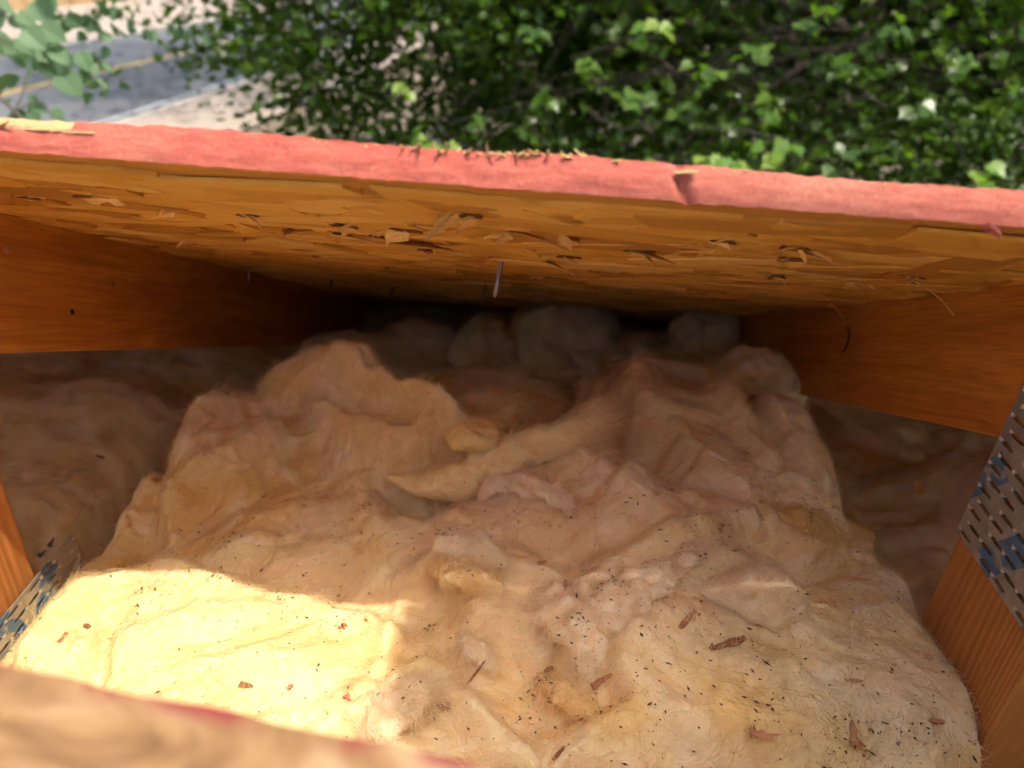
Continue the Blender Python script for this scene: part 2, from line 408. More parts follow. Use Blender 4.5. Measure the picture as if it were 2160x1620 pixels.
sheet('gravel_verge', [rd(-34.0, -60), rd(-23.16, -60), rd(-23.16, 260), rd(-34.0, 260)], ZG + 0.10, M_GRAVEL)
sheet('gravel_path', [rd(-11.84, -60), rd(-8.3, -60), rd(-8.3, 260), rd(-11.84, 260)], ZG + 0.10, M_GRAVEL)
def strip_box(name, X0, X1, t0, t1, z0, z1, mat, kind='structure'):
    a, b, c_, d = rd(X0, t0), rd(X1, t0), rd(X1, t1), rd(X0, t1)
    v = [(*a, z0), (*b, z0), (*c_, z0), (*d, z0), (*a, z1), (*b, z1), (*c_, z1), (*d, z1)]
    o = mesh_np(name, v, BOXF, mat); o['kind'] = kind; return o
strip_box('kerb', -23.16, -23.0, -60, 260, ZG - 0.05, ZG + 0.13, M_KERB)
strip_box('kerb', -12.0, -11.84, -60, 260, ZG - 0.05, ZG + 0.13, M_KERB)
for X in (-18.05, -17.75):
    sheet('lane_line', [rd(X, -60), rd(X + 0.14, -60), rd(X + 0.14, 260), rd(X, 260)], ZG + 0.013, M_YELLOW)
sheet('edge_line', [rd(-12.75, -60), rd(-12.6, -60), rd(-12.6, 260), rd(-12.75, 260)], ZG + 0.013, M_WHITE)

# plank fence on the far side of the street
M_FENCE = wood_mat('fence_board', (0.38, 0.26, 0.13), (0.56, 0.41, 0.22), (0.66, 0.51, 0.30), 0.6, 'z', 0.75, True)
def fence():
    root = empty('plank_fence', (*rd(-33.5, 60), ZG))
    tag(root, 'tan board fence on the far side of the street', 'fence')
    bm = mesh_np('board', [(-0.072, -0.01, 0), (0.072, -0.01, 0), (0.072, 0.01, 0), (-0.072, 0.01, 0),
                           (-0.072, -0.01, 1.75), (0.072, -0.01, 1.75), (0.072, 0.01, 1.75), (-0.072, 0.01, 1.75)], BOXF, M_FENCE, root)
    me = bm.data
    d = Vector((0.10, 1, 0)).normalized(); side = Vector((1, -0.10, 0)).normalized()
    first = True
    for i in range(190):
        t = -12 + i * 0.158
        p = d * t + Vector((0, 0, random.uniform(0.05, 0.11)))
        m = mw_axes(p, d, -side, Vector((0, 0, 1)))
        if first: bm.matrix_basis = m; first = False
        else: inst('board', me, root, m)
    for z in (0.4, 1.4):
        v = []
        for t in (-12.1, 18.1):
            for o, zz in ((0.015, 0), (0.055, 0), (0.055, 0.09), (0.015, 0.09)):
                q = d * t + side * -o; v.append((q.x, q.y, z + zz))
        mesh_np('rail', v, [(0, 1, 5, 4), (1, 2, 6, 5), (2, 3, 7, 6), (3, 0, 4, 7), (0, 3, 2, 1), (4, 5, 6, 7)], M_FENCE, root)
fence()

# ------------------------------------------------------------------ house shell that holds the roof
H = 0.053                         # underside of the sheathing above the lens, across the slope
TH = 0.0128                       # sheathing thickness
VE = 0.281                        # cut edge
hs = empty('house', (0, 1.0, ZG)); tag(hs, 'house carrying the opened roof', 'house')
def hbox(n, lo, hi, m): return box(n, tuple(np.array(lo) - np.array((0, 1.0, ZG))), tuple(np.array(hi) - np.array((0, 1.0, ZG))), m, hs)
hbox('wall', (-1.9, 2.15, ZG), (1.9, 2.28, -1.08), M_SIDING)
def gable(x):
    ys = (-2.2, 2.149)
    zt = lambda y: -0.5 * y + H / C - 0.035 if y > 0.07 else -0.17 + 0.5 * (y - 0.09) - 0.03
    v = []
    for xx in (x, x + 0.1):
        for y, z in ((ys[0], ZG), (ys[1], ZG), (ys[1], zt(ys[1])), (0.1, zt(0.1)), (0.04, zt(0.04)), (ys[0], zt(ys[0]))):
            v.append((xx, y - 1.0, z - ZG))
    n = 6
    f = [tuple(range(n))[::-1], tuple(range(n, 2 * n))] + [(i, (i + 1) % n, (i + 1) % n + n, i + n) for i in range(n)]
    mesh_np('gable_wall', v, f, M_SIDING, hs)
gable(-1.9); gable(1.8)
hbox('ceiling_board', (-1.79, -2.1, -0.80), (1.79, 2.14, -0.785), M_DRYW)

# ------------------------------------------------------------------ roof sheathing with strands, splinters and nails
RF = lambda u, v, w: tuple(roofpt(u, v, w))
AX_U, AX_V, AX_W = Vector((1, 0, 0)), Vector((0, C, -S)), Vector((0, S, C))
def topedge(u):                    # height of the ragged top lip of the cut, metres above the underside
    t = TH + 0.0006 * np.sin(u * 40) + 0.0007 * noise3(u * 90, 3.1, 0) + 0.0005 * noise3(u * 260, 8.1, 0)
    t = t - 0.0030 * sstep(-0.171, -0.1735, u)
    t = t + 0.0009 * np.exp(-((u - 0.005) / 0.012) ** 2)
    return t
def botedge(u): return 0.0004 * noise3(u * 120, 1.7, 4) + 0.0003 * noise3(u * 400, 2.7, 4)
sheath = empty('roof_sheathing', RF(0, VE, H))
sheath.rotation_euler = (-PITCH, 0, 0)      # local x = along the eave, y = down the slope, z = out of the roof
tag(sheath, 'oriented strand board roof panel with red sprayed cut edge above the insulation', 'roof panel')
# cut face, panel body
us = np.concatenate([np.linspace(-1.89, -0.32, 40), np.linspace(-0.31, 0.32, 640), np.linspace(0.33, 1.89, 40)])
rows = 12
vv = []
for j in range(rows + 1):
    q = j / rows
    zz = botedge(us) * (1 - q) + topedge(us) * q
    yy = 0.0004 * fbm(us * 60, q * 3.0, 1.0, 4) + 0.0003 * noise3(us * 500, q * 9, 2.0) - 0.0006 * math.sin(q * math.pi)
    notch = 0.004 * np.exp(-((us - (0.0525 - 0.006 * q)) / 0.0022) ** 2) * (0.5 + 0.5 * (q < 0.75))
    vv.append(np.stack([us, yy + notch, zz], 1))
vv = np.concatenate(vv)
n = len(us)
idx = np.arange(rows * n).reshape(rows, n)[:, :-1].ravel()
ff = np.stack([idx, idx + 1, idx + n + 1, idx + n], 1)
cut = mesh_np('cut_edge', vv, ff, M_RED, sheath, True)
# underside and top sheets
vb = np.concatenate([vv[:n], np.stack([us, np.full(n, 2.2), np.zeros(n)], 1)])
fb = np.stack([np.arange(n - 1), np.arange(n - 1) + n, np.arange(n - 1) + n + 1, np.arange(n - 1) + 1], 1)
mesh_np('underside', vb, fb, M_OSB, sheath)
tp = vv[rows * n:]
b1 = np.stack([us, 0.006 + 0.003 * noise3(us * 70, 0, 0) + 0.002 * noise3(us * 300, 0, 3), np.full(n, TH + 0.0006)], 1)
b2 = np.stack([us, np.full(n, 2.2), np.full(n, TH + 0.0006)], 1)
vt = np.concatenate([tp, b1, b2])
ft = np.concatenate([np.stack([np.arange(n - 1) + k * n, np.arange(n - 1) + 1 + k * n, np.arange(n - 1) + 1 + (k + 1) * n, np.arange(n - 1) + (k + 1) * n], 1) for k in (0, 1)])
mesh_np('upper_face', vt, ft, mats=[M_PALE, M_FELT], mat_idx=[0] * (n - 1) + [1] * (n - 1), parent=sheath)

# strands pressed into the underside: twelve shapes shared by all
def strand_mesh(i):
    L, Wd = random.uniform(0.05, 0.12), random.uniform(0.012, 0.034)
    k = 5
    top, bot = [], []
    for a in range(k + 1):
        x = -L / 2 + L * a / k
        taper = 1 - 0.35 * random.random() * (a in (0, k))
        top.append((x + random.uniform(-1, 1) * 0.004 * (a in (0, k)), Wd / 2 * taper + random.uniform(-1, 1) * 0.0012))
        bot.append((x + random.uniform(-1, 1) * 0.008 * (a in (0, k)), -Wd / 2 * taper + random.uniform(-1, 1) * 0.0012))
    ring = top + bot[::-1]; m = len(ring); t = random.uniform(0.0005, 0.0010)
    sag = [random.uniform(0, 0.0004) for _ in ring]
    v = [(x, y, 0.0008) for x, y in ring] + [(x, y, -t - s_) for (x, y), s_ in zip(ring, sag)]
    f = []
    for a in range(k): f.append((m + a, m + m - 1 - a, m + m - 2 - a, m + a + 1))
    f += [(a, (a + 1) % m, (a + 1) % m + m, a + m) for a in range(m)]
    o = mesh_np('strand', v, f, M_FLAKE); me = o.data
    bpy.data.objects.remove(o); return me
strands = [strand_mesh(i) for i in range(14)]
cnt = 0; rest_v, rest_f = [], []
for row in range(60):
    y = 0.012 + row * (0.0125 + 0.0004 * row)
    if y > 1.15: break
    halfw = min(0.36, 0.23 + 0.5 * y)
    x = -halfw - random.random() * 0.05
    while x < halfw:
        me = random.choice(strands)
        a = random.gauss(0, 0.34) if random.random() < 0.72 else random.uniform(-1.5, 1.5)
        ys = max(y + random.uniform(-0.008, 0.008), 0.066 * abs(math.sin(a)) + 0.018 * abs(math.cos(a)) + 0.002)
        m = Matrix.Translation((x, ys, -random.uniform(0.0001, 0.0013))) @ Matrix.Rotation(a, 4, 'Z') @ Matrix.Rotation(random.uniform(-0.010, 0.010), 4, 'Y') @ Matrix.Rotation(random.uniform(-0.030, 0.030), 4, 'X')
        m = m @ Matrix.Diagonal((random.uniform(0.75, 1.0), random.uniform(0.75, 1.05), 1, 1))
        if cnt < 290: inst('strand', me, sheath, m)
        else:
            o_ = len(rest_v); rest_v += [tuple(m @ v_.co) for v_ in me.vertices]; rest_f += [tuple(o_ + k for k in p_.vertices) for p_ in me.polygons]
        cnt += 1; x += random.uniform(0.034, 0.066)
mesh_np('strand_layer', rest_v, rest_f, M_FLAKE, sheath)['kind'] = 'stuff'
# splinters burst out where fasteners came through: (photo x, photo y)
def under(px, py):                 # where that sight line meets the underside, in the panel's own axes
    d = ray(px, py); nrm = np.array([0, S, C]); t = H / (d @ nrm); p = d * t
    v = p @ np.array([0, C, -S]); return np.array([p[0], v - VE, 0.0])
def wedge(name, L, Wd, t, p, az, drop, parent, mat, twist=0.0, jag=0.15):
    """a torn sliver: hinged at p, pointing along az, bent down by drop"""
    k = 4; v = []
    for a in range(k + 1):
        q = a / k; w_ = Wd * (1 - q ** 1.6) * (1 + random.uniform(-jag, jag)) + 0.0003
        bend = drop * (0.5 + 0.5 * q)
        x = L * q * math.cos(bend); z = -L * q * math.sin(bend)
        for sgn in (-1, 1):
            yy = sgn * w_ / 2 + random.uniform(-jag, jag) * Wd * 0.4
            v += [(x, yy, z + twist * yy), (x, yy, z - t + twist * yy)]
    f = []
    for a in range(k):
        o = a * 4
        f += [(o, o + 4, o + 6, o + 2), (o + 1, o + 3, o + 7, o + 5), (o, o + 1, o + 5, o + 4), (o + 2, o + 6, o + 7, o + 3)]
    f += [(0, 2, 3, 1), (4 * k, 4 * k + 1, 4 * k + 3, 4 * k + 2)]
    ob = mesh_np(name, v, f, mat, parent)
    ob.matrix_basis = Matrix.Translation(p) @ Matrix.Rotation(az, 4, 'Z')
    return ob
burst = [(195, 405, 1.3), (60, 408, 1.0), (375, 440, 1.0), (525, 445, 1.0), (628, 478, 1.2), (735, 470, 1.3), (860, 478, 1.5), (985, 445, 1.5),
         (1085, 490, 1.5), (1175, 490, 1.2), (1195, 535, 1.3), (1350, 520, 1.2), (1480, 505, 1.0), (1520, 500, 1.0), (1680, 515, 1.4), (1670, 540, 1.0),
         (1800, 590, 1.1), (1930, 575, 1.3), (1150, 580, 0.9), (405, 505, 0.9), (330, 515, 0.7), (900, 520, 1.0), (790, 490, 0.8), (1640, 580, 0.8), (1055, 540, 1.2), (1500, 625, 0.8), (480, 545, 0.6), (670, 535, 0.7)]
for px, py, sc in burst:
    p = under(px, py); k = random.choice((2, 3, 3))
    az0 = random.choice((0.3, 2.7, -0.4, 3.5, 0.0, 3.1)) + random.gauss(0, 0.35)
    hole = []
    for a in range(9):
        ang = a / 9 * 2 * math.pi; r = 0.0042 * sc * random.uniform(0.4, 1.4)
        hole.append((r * 1.5 * math.cos(ang), r * 0.6 * math.sin(ang), -0.0028 + 0.0002 * math.cos(ang)))
    if random.random() < 0.7:
        ho = mesh_np('torn_hole', hole + [(0, 0, 0.004)], [(a, (a + 1) % 9, 9) for a in range(9)], M_TORN, sheath)
        ho.matrix_basis = Matrix.Translation(p) @ Matrix.Rotation(az0, 4, 'Z')
    for i in range(k):
        wedge('splinter', random.uniform(0.004, 0.013) * sc, random.uniform(0.003, 0.010) * sc, 0.0006, p + np.array([random.uniform(-0.006, 0.006), random.uniform(-0.003, 0.003), -0.0012]),
              az0 + random.gauss(0, 0.6), random.choice((0.1, 0.2, 0.3, 0.5, 0.75)), sheath, M_SPLINT, random.uniform(-0.5, 0.5), 0.4)
# the larger torn flaps the photograph shows
for px, py, L, Wd, az, dr in [(700, 485, 0.030, 0.007, 0.25, 0.12), (835, 500, 0.040, 0.022, 0.2, 0.10), (1075, 480, 0.040, 0.004, -0.75, 0.25), (1150, 545, 0.022, 0.013, 0.2, 0.35),
                              (1800, 590, 0.020, 0.0018, -0.6, 1.1), (1905, 575, 0.034, 0.0011, -0.55, 0.65), (1750, 635, 0.022, 0.006, -0.5, 0.9), (1335, 520, 0.024, 0.010, -0.1, 0.25), (1690, 525, 0.026, 0.010, 0.15, 0.2)]:
    wedge('torn_flap', L, Wd, 0.0008, under(px, py) + np.array([0, 0, -0.0016]), az, dr, sheath, M_SPLINT, 0.3)
# pale fibres fraying along the top of the cut
for i in range(120):
    u = random.gauss(-0.018, 0.018) if i < 80 else random.uniform(-0.21, 0.2)
    big = 0.9 if i < 80 else 0.4
    w = wedge('frayed_fibre', random.uniform(0.002, 0.008) * big, random.uniform(0.0007, 0.0022), random.uniform(0.0003, 0.0008), (u, random.uniform(-0.0004, 0.004), float(topedge(np.array(u))) - 0.0008), random.uniform(0, 6.28), -random.choice((0.02, 0.05, 0.1, 0.2, 0.5)), sheath, M_PALE, random.uniform(-0.4, 0.4), 0.35)
for i in range(10):                # torn pale lip at the left, where the top layer is missing
    wedge('frayed_fibre', random.uniform(0.006, 0.014), random.uniform(0.001, 0.003), 0.0006, (-0.205 + i * 0.0036, 0.0004, float(topedge(np.array(-0.19))) - 0.0008), random.gauss(0, 0.3), -random.uniform(0.0, 0.25), sheath, M_PALE)
wedge('splinter', 0.008, 0.004, 0.0010, (0.047, -0.0004, 0.0105), -0.4, -0.05, sheath, M_PALE, 0, 0.4)
wedge('splinter', 0.007, 0.005, 0.0016, (0.158, -0.001, 0.0002), 0.1, 0.5, sheath, M_RED)
# nails
def nail(px, py, L, r, mat, lean=(0, 0)):
    p = under(px, py); v, f = [], []; k = 10
    prof = [(0.002, r * 0.98), (-L * 0.30, r), (-L * 0.84, r), (-L * 0.90, r * 0.8), (-L, 0.0002)]
    for z, rr in prof:
        for a in range(k):
            ang = a * 2 * math.pi / k; v.append((rr * math.cos(ang) + lean[0] * z, rr * math.sin(ang) + lean[1] * z, z))
    for i in range(len(prof) - 1):
        f += [(i * k + a, (i + 1) * k + a, (i + 1) * k + (a + 1) % k, i * k + (a + 1) % k) for a in range(k)]
    f.append(tuple((len(prof) - 1) * k + a for a in range(k)))
    o = mesh_np('nail', v, f, mat, sheath, True); o.matrix_basis = Matrix.Translation(p); return o
nail(1058, 545, 0.0275, 0.0019, M_NAIL, (0.09, 0.05))
nail(1025, 596, 0.020, 0.0015, M_DARKN, (0.08, 0)); nail(828, 602, 0.018, 0.0014, M_DARKN); nail(527, 560, 0.018, 0.0010, M_NAIL, (0.03, 0)); nail(1625, 668, 0.020, 0.0010, M_NAIL); nail(700, 585, 0.014, 0.0012, M_DARKN)

# remaining sheathing at both sides of the opening and on the opposite slope
def side_panel(u0, u1, v0, v1, label):
    o = box('roof_sheathing', (u0, v0, H), (u1, v1, H + TH), M_OSB, frame=RF); tag(o, label, 'roof panel'); return o
side_panel(0.345, 1.89, -0.02, VE - 0.004, 'roof panel to the right of the opening')
pA, pB = ray(0, 1400) * 0.150, ray(1050, 1620) * 0.150
e = (pB - pA) / np.linalg.norm(pB - pA)
g_ = np.array([0, -C, -S]); g_ -= e * (g_ @ e); g_ /= np.linalg.norm(g_)
nn = np.cross(g_, e); nn = nn if nn[2] > 0 else -nn
near = empty('roof_sheathing', tuple(pA)); tag(near, 'blurred sunlit strand board at the lower left with red sprayed edge', 'roof panel')
near.matrix_basis = mw_axes(pA, e, g_, nn)
xs = np.linspace(-0.9, 0.33, 180)
ed = 0.0012 * noise3(xs * 60, 0, 0) + 0.0008 * noise3(xs * 200, 0, 0)
v = np.concatenate([np.stack([xs, ed, 0 * xs], 1), np.stack([xs, 0 * xs + 1.6, 0 * xs], 1), np.stack([xs, ed, 0 * xs - TH], 1), np.stack([xs, 0 * xs + 1.6, 0 * xs - TH], 1)])
n = len(xs); i0 = np.arange(n - 1)
q = lambda a, b: np.stack([i0 + a * n, i0 + b * n, i0 + 1 + b * n, i0 + 1 + a * n], 1)
fm = mesh_np('panel_face', v, np.concatenate([q(0, 1), q(2, 0), q(3, 2)]), M_NEAR, near)
# unseen blocker added behind the opening to shade the right of the bay
ch = empty('sun_blocker', (0.60, -0.133, -0.544)); tag(ch, 'added unseen blocker that shades the right of the bay', 'wall')
for i in range(11):
    z0 = -0.3 + i * 0.165
    box('blocker_board', (-0.322, -0.050, z0), (0.322, 0.050, z0 + 0.160), M_SIDING, ch)
box('cap', (-0.325, -0.053, 1.5155), (0.325, 0.051, 1.535), M_FELT, ch)
box('core', (-0.312, -0.040, -0.3), (0.312, 0.040, 1.515), M_SIDING, ch)

# ------------------------------------------------------------------ trusses
XL, XR = -0.335, 0.275
def make_plate(name, parent, org, ax, ay, az, La, Lb, pa, pb):
    """punched connector plate: grid cells each with a slot, and a tooth root at each slot"""
    na, nb = int(La / pa), int(Lb / pb); v, f = [], []
    sl_a, sl_b = pa * 0.76, pb * 0.40
    teeth = []
    for i in range(na):
        for j in range(nb):
            off = (0.12 if (j + i) % 2 else -0.12) * pa
            ca, cb = (i + 0.5) * pa, (j + 0.5) * pb
            o = len(v)
            outer = [(ca - pa / 2, cb - pb / 2), (ca, cb - pb / 2), (ca + pa / 2, cb - pb / 2), (ca + pa / 2, cb + pb / 2), (ca, cb + pb / 2), (ca - pa / 2, cb + pb / 2)]
            c0 = ca + off
            inner = [(c0 - sl_a / 2, cb - sl_b * 0.3), (c0, cb - sl_b / 2), (c0 + sl_a / 2, cb - sl_b * 0.3), (c0 + sl_a / 2, cb + sl_b * 0.3), (c0, cb + sl_b / 2), (c0 - sl_a / 2, cb + sl_b * 0.3)]
            v += [(x, y, 0.0010) for x, y in outer] + [(x, y, 0.0012) for x, y in inner] + [(x, y, 0.0) for x, y in inner]
            for a in range(6):
                b = (a + 1) % 6
                f += [(o + a, o + b, o + 6 + b, o + 6 + a), (o + 6 + a, o + 6 + b, o + 12 + b, o + 12 + a)]
            teeth.append((c0, cb))
    L1, L2 = na * pa, nb * pb
    o = len(v); v += [(0, 0, 0.001), (L1, 0, 0.001), (L1, L2, 0.001), (0, L2, 0.001), (0, 0, 0), (L1, 0, 0), (L1, L2, 0), (0, L2, 0)]
    f += [(o + a, o + (a + 1) % 4, o + 4 + (a + 1) % 4, o + 4 + a) for a in range(4)]
    pl = mesh_np(name, v, f, M_PLATE, parent)
    pl.matrix_basis = mw_axes(org, ax, ay, az)
    # rolled tooth root standing at the end of each slot
    tv, tf = [], []
    for a in range(5):
        t = a / 4; ang = t * math.pi * 0.62
        for sgn in (-1, 1):
            tv.append((-sl_a / 2 + 0.0024 * math.sin(ang) * (1 + 0.4 * t), sgn * sl_b * (0.48 - 0.12 * t), 0.0010 + 0.0008 * math.sin(t * math.pi) - 0.0022 * t * t))
    for a in range(4): tf.append((2 * a, 2 * a + 1, 2 * a + 3, 2 * a + 2))
    to = mesh_np('tooth', tv, tf, M_TOOTH, pl, True); me = to.data
    for i, (ca, cb) in enumerate(teeth):
        if i == 0: to.matrix_basis = Matrix.Translation((ca, cb, 0))
        else: inst('tooth', me, pl, Matrix.Translation((ca, cb, 0)))
    return pl
def truss(x0, x1, label, face):
    t = empty('roof_truss', (x0, 0.34, -0.4)); tag(t, label, 'truss', 'roof trusses of the opened bay')
    L = np.array((x0, 0.34, -0.4))
    ch_ = box('top_chord', (0, 0.05, -0.089), (x1 - x0, 2.55, -0.0006), M_CHORD, t, 0.0015)
    ch_.location = Vector(roofpt(x0, 0, H)) - Vector(L); ch_.rotation_euler = (-PITCH, 0, 0)
    wb = box('web', (0.001, -0.048, -0.40), (x1 - x0 - 0.001, 0.043, 0.2), M_WEB, t, 0.0015)
    bc = box('bottom_chord', (0, -1.9, -0.089), (x1 - x0, 1.75, 0), M_CHORD, t, 0.0015); bc.location = (0, 0, -0.292)
    return t, L, ch_
tl, LL, chl = truss(XL - 0.038, XL, 'orange stained roof truss on the left with a black nail hole', 1)
tr, LR, chr_ = truss(XR, XR + 0.038, 'orange stained roof truss on the right with a toothed plate', -1)
# plates: right one at chord and post, left one low on the post
make_plate('truss_plate', tr, (XR - 0.0006 - LR[0], 0.384 - LR[1], -0.302 - LR[2]), (0, -1, 0), (0, 0, 1), (-1, 0, 0), 0.165, 0.150, 0.0205, 0.0083)
make_plate('truss_plate', tl, (XL + 0.0006 - LL[0], 0.428 - LL[1], -0.408 - LL[2]), (0, -1, 0), (0, 0, -1), (1, 0, 0), 0.165, 0.075, 0.0205, 0.0083)
# marks on the chords (local chord axes: x across, y along, z depth)
def chord_local(px, py, X):
    d = ray(px, py); p = d * (X / d[0])
    return p @ np.array([0, C, -S]), p @ np.array([0, S, C]) - H
def disc(name, parent, X, y, z, r, mat, sx=1.0):
    k = 12; v = [(X, y + r * sx * math.cos(a * 2 * math.pi / k) * random.uniform(0.8, 1.1), z + r * math.sin(a * 2 * math.pi / k) * random.uniform(0.85, 1.1)) for a in range(k)]
    v2 = [(X - 0.004, a[1], a[2]) for a in v]
    return mesh_np(name, v + v2, [tuple(range(k))] + [(a, (a + 1) % k, (a + 1) % k + k, a + k) for a in range(k)], mat, parent)
y, z = chord_local(152, 658, XL); disc('nail_hole', chl, 0.038 + 0.0006, y, z, 0.0021, M_HOLE)
for px, py in [(15, 527), (238, 600), (375, 660)]:
    y, z = chord_local(px, py, XL); disc('knot', chl, 0.038 + 0.0004, y, z, 0.0022, M_CHIP, 1.4)
y, z = chord_local(122, 487, XL)
mesh_np('paint_fleck', [(0.0385, y - 0.0012, z + 0.003), (0.0385, y + 0.0012, z + 0.003), (0.0392, y + 0.0004, z - 0.003), (0.0388, y - 0.0005, z)], [(0, 1, 2, 3)], M_PALE, chl)
pts = [(1790, 690), (1793, 705), (1789, 725), (1784, 738), (1778, 743)]
cv, cf = [], []
for i, (px, py) in enumerate(pts):
    y, z = chord_local(px, py, XR)
    for a in range(6): cv.append((-0.0006 + 0.0011 * math.cos(a * math.pi / 3), y + 0.0011 * math.sin(a * math.pi / 3), z + 0.0004 * math.sin(a)))
    if i: cf += [((i - 1) * 6 + a, i * 6 + a, i * 6 + (a + 1) % 6, (i - 1) * 6 + (a + 1) % 6) for a in range(6)]
mesh_np('bent_nail', cv, cf, M_DARKN, chr_, True)

# ------------------------------------------------------------------ glass wool
WOOL_ALL = []                     # all wool surface points, for the height map that debris rests on
GX0, GY0, GS = -1.2, 0.0, 0.002
GNX, GNY = 1200, 800
ZMAP = np.full((GNX, GNY), -0.78)
def put_map(v):
    ix = np.clip(((v[:, 0] - GX0) / GS).astype(int), 0, GNX - 1); iy = np.clip(((v[:, 1] - GY0) / GS).astype(int), 0, GNY - 1)
    np.maximum.at(ZMAP, (ix, iy), v[:, 2])
def zat(x, y):
    ix = np.clip(((np.asarray(x) - GX0) / GS).astype(int), 1, GNX - 2); iy = np.clip(((np.asarray(y) - GY0) / GS).astype(int), 1, GNY - 2)
    return np.maximum.reduce([ZMAP[ix, iy], ZMAP[ix + 1, iy], ZMAP[ix - 1, iy], ZMAP[ix, iy + 1], ZMAP[ix, iy - 1]])
def hit(px, py):
    d = ray(px, py); t = np.linspace(0.25, 1.6, 2700); P = t[:, None] * d[None]
    under_ = P[:, 2] <= zat(P[:, 0], P[:, 1])
    i = np.argmax(under_) if under_.any() else len(t) - 1
    return P[i]
def fibres(name, parent, V, Fc, N, mat, loc, lmin=0.005, lmax=0.016, stand=0.11, width=(0.00009, 0.00021), flow=6.0, tint=None, up=True, qs=(0.0, 0.36, 0.72, 1.0), wave=2.0):
    """short glass fibres lying on the wool, joined into one part"""
    tri = Fc if Fc.shape[1] == 3 else np.concatenate([Fc[:, :3], Fc[:, [0, 2, 3]]])
    a, b, c_ = V[tri[:, 0]], V[tri[:, 1]], V[tri[:, 2]]
    cr = np.cross(b - a, c_ - a); ar = np.linalg.norm(cr, axis=1) + 1e-12; nr = cr / ar[:, None]
    nr = np.where((nr[:, 2:] < 0) & (name == 'fibres_up'), -nr, nr)
    wgt = ar * ((nr[:, 2] > -0.3) | (not up)) ; wgt = wgt / wgt.sum()
    k = rng.choice(len(tri), N, p=wgt)
    r1, r2 = rng.random((2, N)); s1 = np.sqrt(r1)
    p = (1 - s1)[:, None] * a[k] + (s1 * (1 - r2))[:, None] * b[k] + (s1 * r2)[:, None] * c_[k]; nv = nr[k]
    ang = 3.0 * fbm(p[:, 0] * flow, p[:, 1] * flow, p[:, 2] * flow + 3.0, 2) * 2 + rng.normal(0, 0.9, N) * wave / 2
    d = np.stack([np.cos(ang), np.sin(ang), np.zeros(N)], 1)
    d -= nv * (d * nv).sum(1)[:, None]; d /= np.linalg.norm(d, axis=1)[:, None] + 1e-9
    L = rng.uniform(lmin, lmax, N) * np.where(rng.random(N) < 0.06, 1.6, 1)
    st = np.abs(rng.normal(0, stand, N)); curl = rng.normal(0, 1.3, N)
    bt = np.cross(nv, d); wd = rng.uniform(*width, N)
    rv = rng.normal(size=(N, 3)); 
    pts_ = []
    for q in qs:
        x = q * L
        h = 0.0004 + st * L * (q - 0.55 * q * q) * 1.1
        pts_.append(p + d * x[:, None] + bt * (curl * L * q * q * 0.45)[:, None] + nv * h[:, None])
    P = np.stack(pts_, 1)
    wdir = np.cross(d, rv); wdir /= np.linalg.norm(wdir, axis=1)[:, None] + 1e-9
    wv = wdir[:, None, :] * (wd[:, None] * np.array([1, 1, 0.9, 0.3] if len(qs) == 4 else [1, 0.9, 0.3])[None])[:, :, None]
    m_ = 2 * len(qs); VV = np.stack([P - wv, P + wv], 2).reshape(N * m_, 3)
    o = (np.arange(N) * m_)[:, None]
    FF = np.concatenate([o + np.array([[2 * a, 2 * a + 1, 2 * a + 3, 2 * a + 2]]) for a in range(len(qs) - 1)])
    ob = mesh_np('loose_fibres', VV - np.array(loc), FF, mat, parent); ob['kind'] = 'stuff'
    rgb = wool_rgb(p, GREY[mat.name], rng.random(N))
    if tint is not None: rgb = rgb * 0.4 + np.array(tint) * 0.6
    rgb = np.minimum(rgb * 1.06, 0.96)
    set_rgb(ob, np.repeat(rgb, m_, 0))
    return ob

def seg_dist(P, poly, closed=True):
    d = np.full(len(P), 1e9); m = len(poly)
    for i in range(m if closed else m - 1):
        a, b = poly[i], poly[(i + 1) % m]; ab = b - a
        t = np.clip(((P - a) @ ab) / (ab @ ab + 1e-12), 0, 1)
        d = np.minimum(d, np.linalg.norm(P - a - t[:, None] * ab, axis=1))
    return d
def sdf(P, poly):
    d = seg_dist(P, poly); ins = np.zeros(len(P), bool); m = len(poly)
    for i in range(m):
        a, b = poly[i], poly[(i + 1) % m]
        cnd = ((a[1] > P[:, 1]) != (b[1] > P[:, 1])) & (P[:, 0] < (b[0] - a[0]) * (P[:, 1] - a[1]) / (b[1] - a[1] + 1e-12) + a[0])
        ins ^= cnd
    return np.where(ins, d, -d)
def pxy(pts, z=-0.395): return np.array([atz(x, y, z)[:2] for x, y in pts])

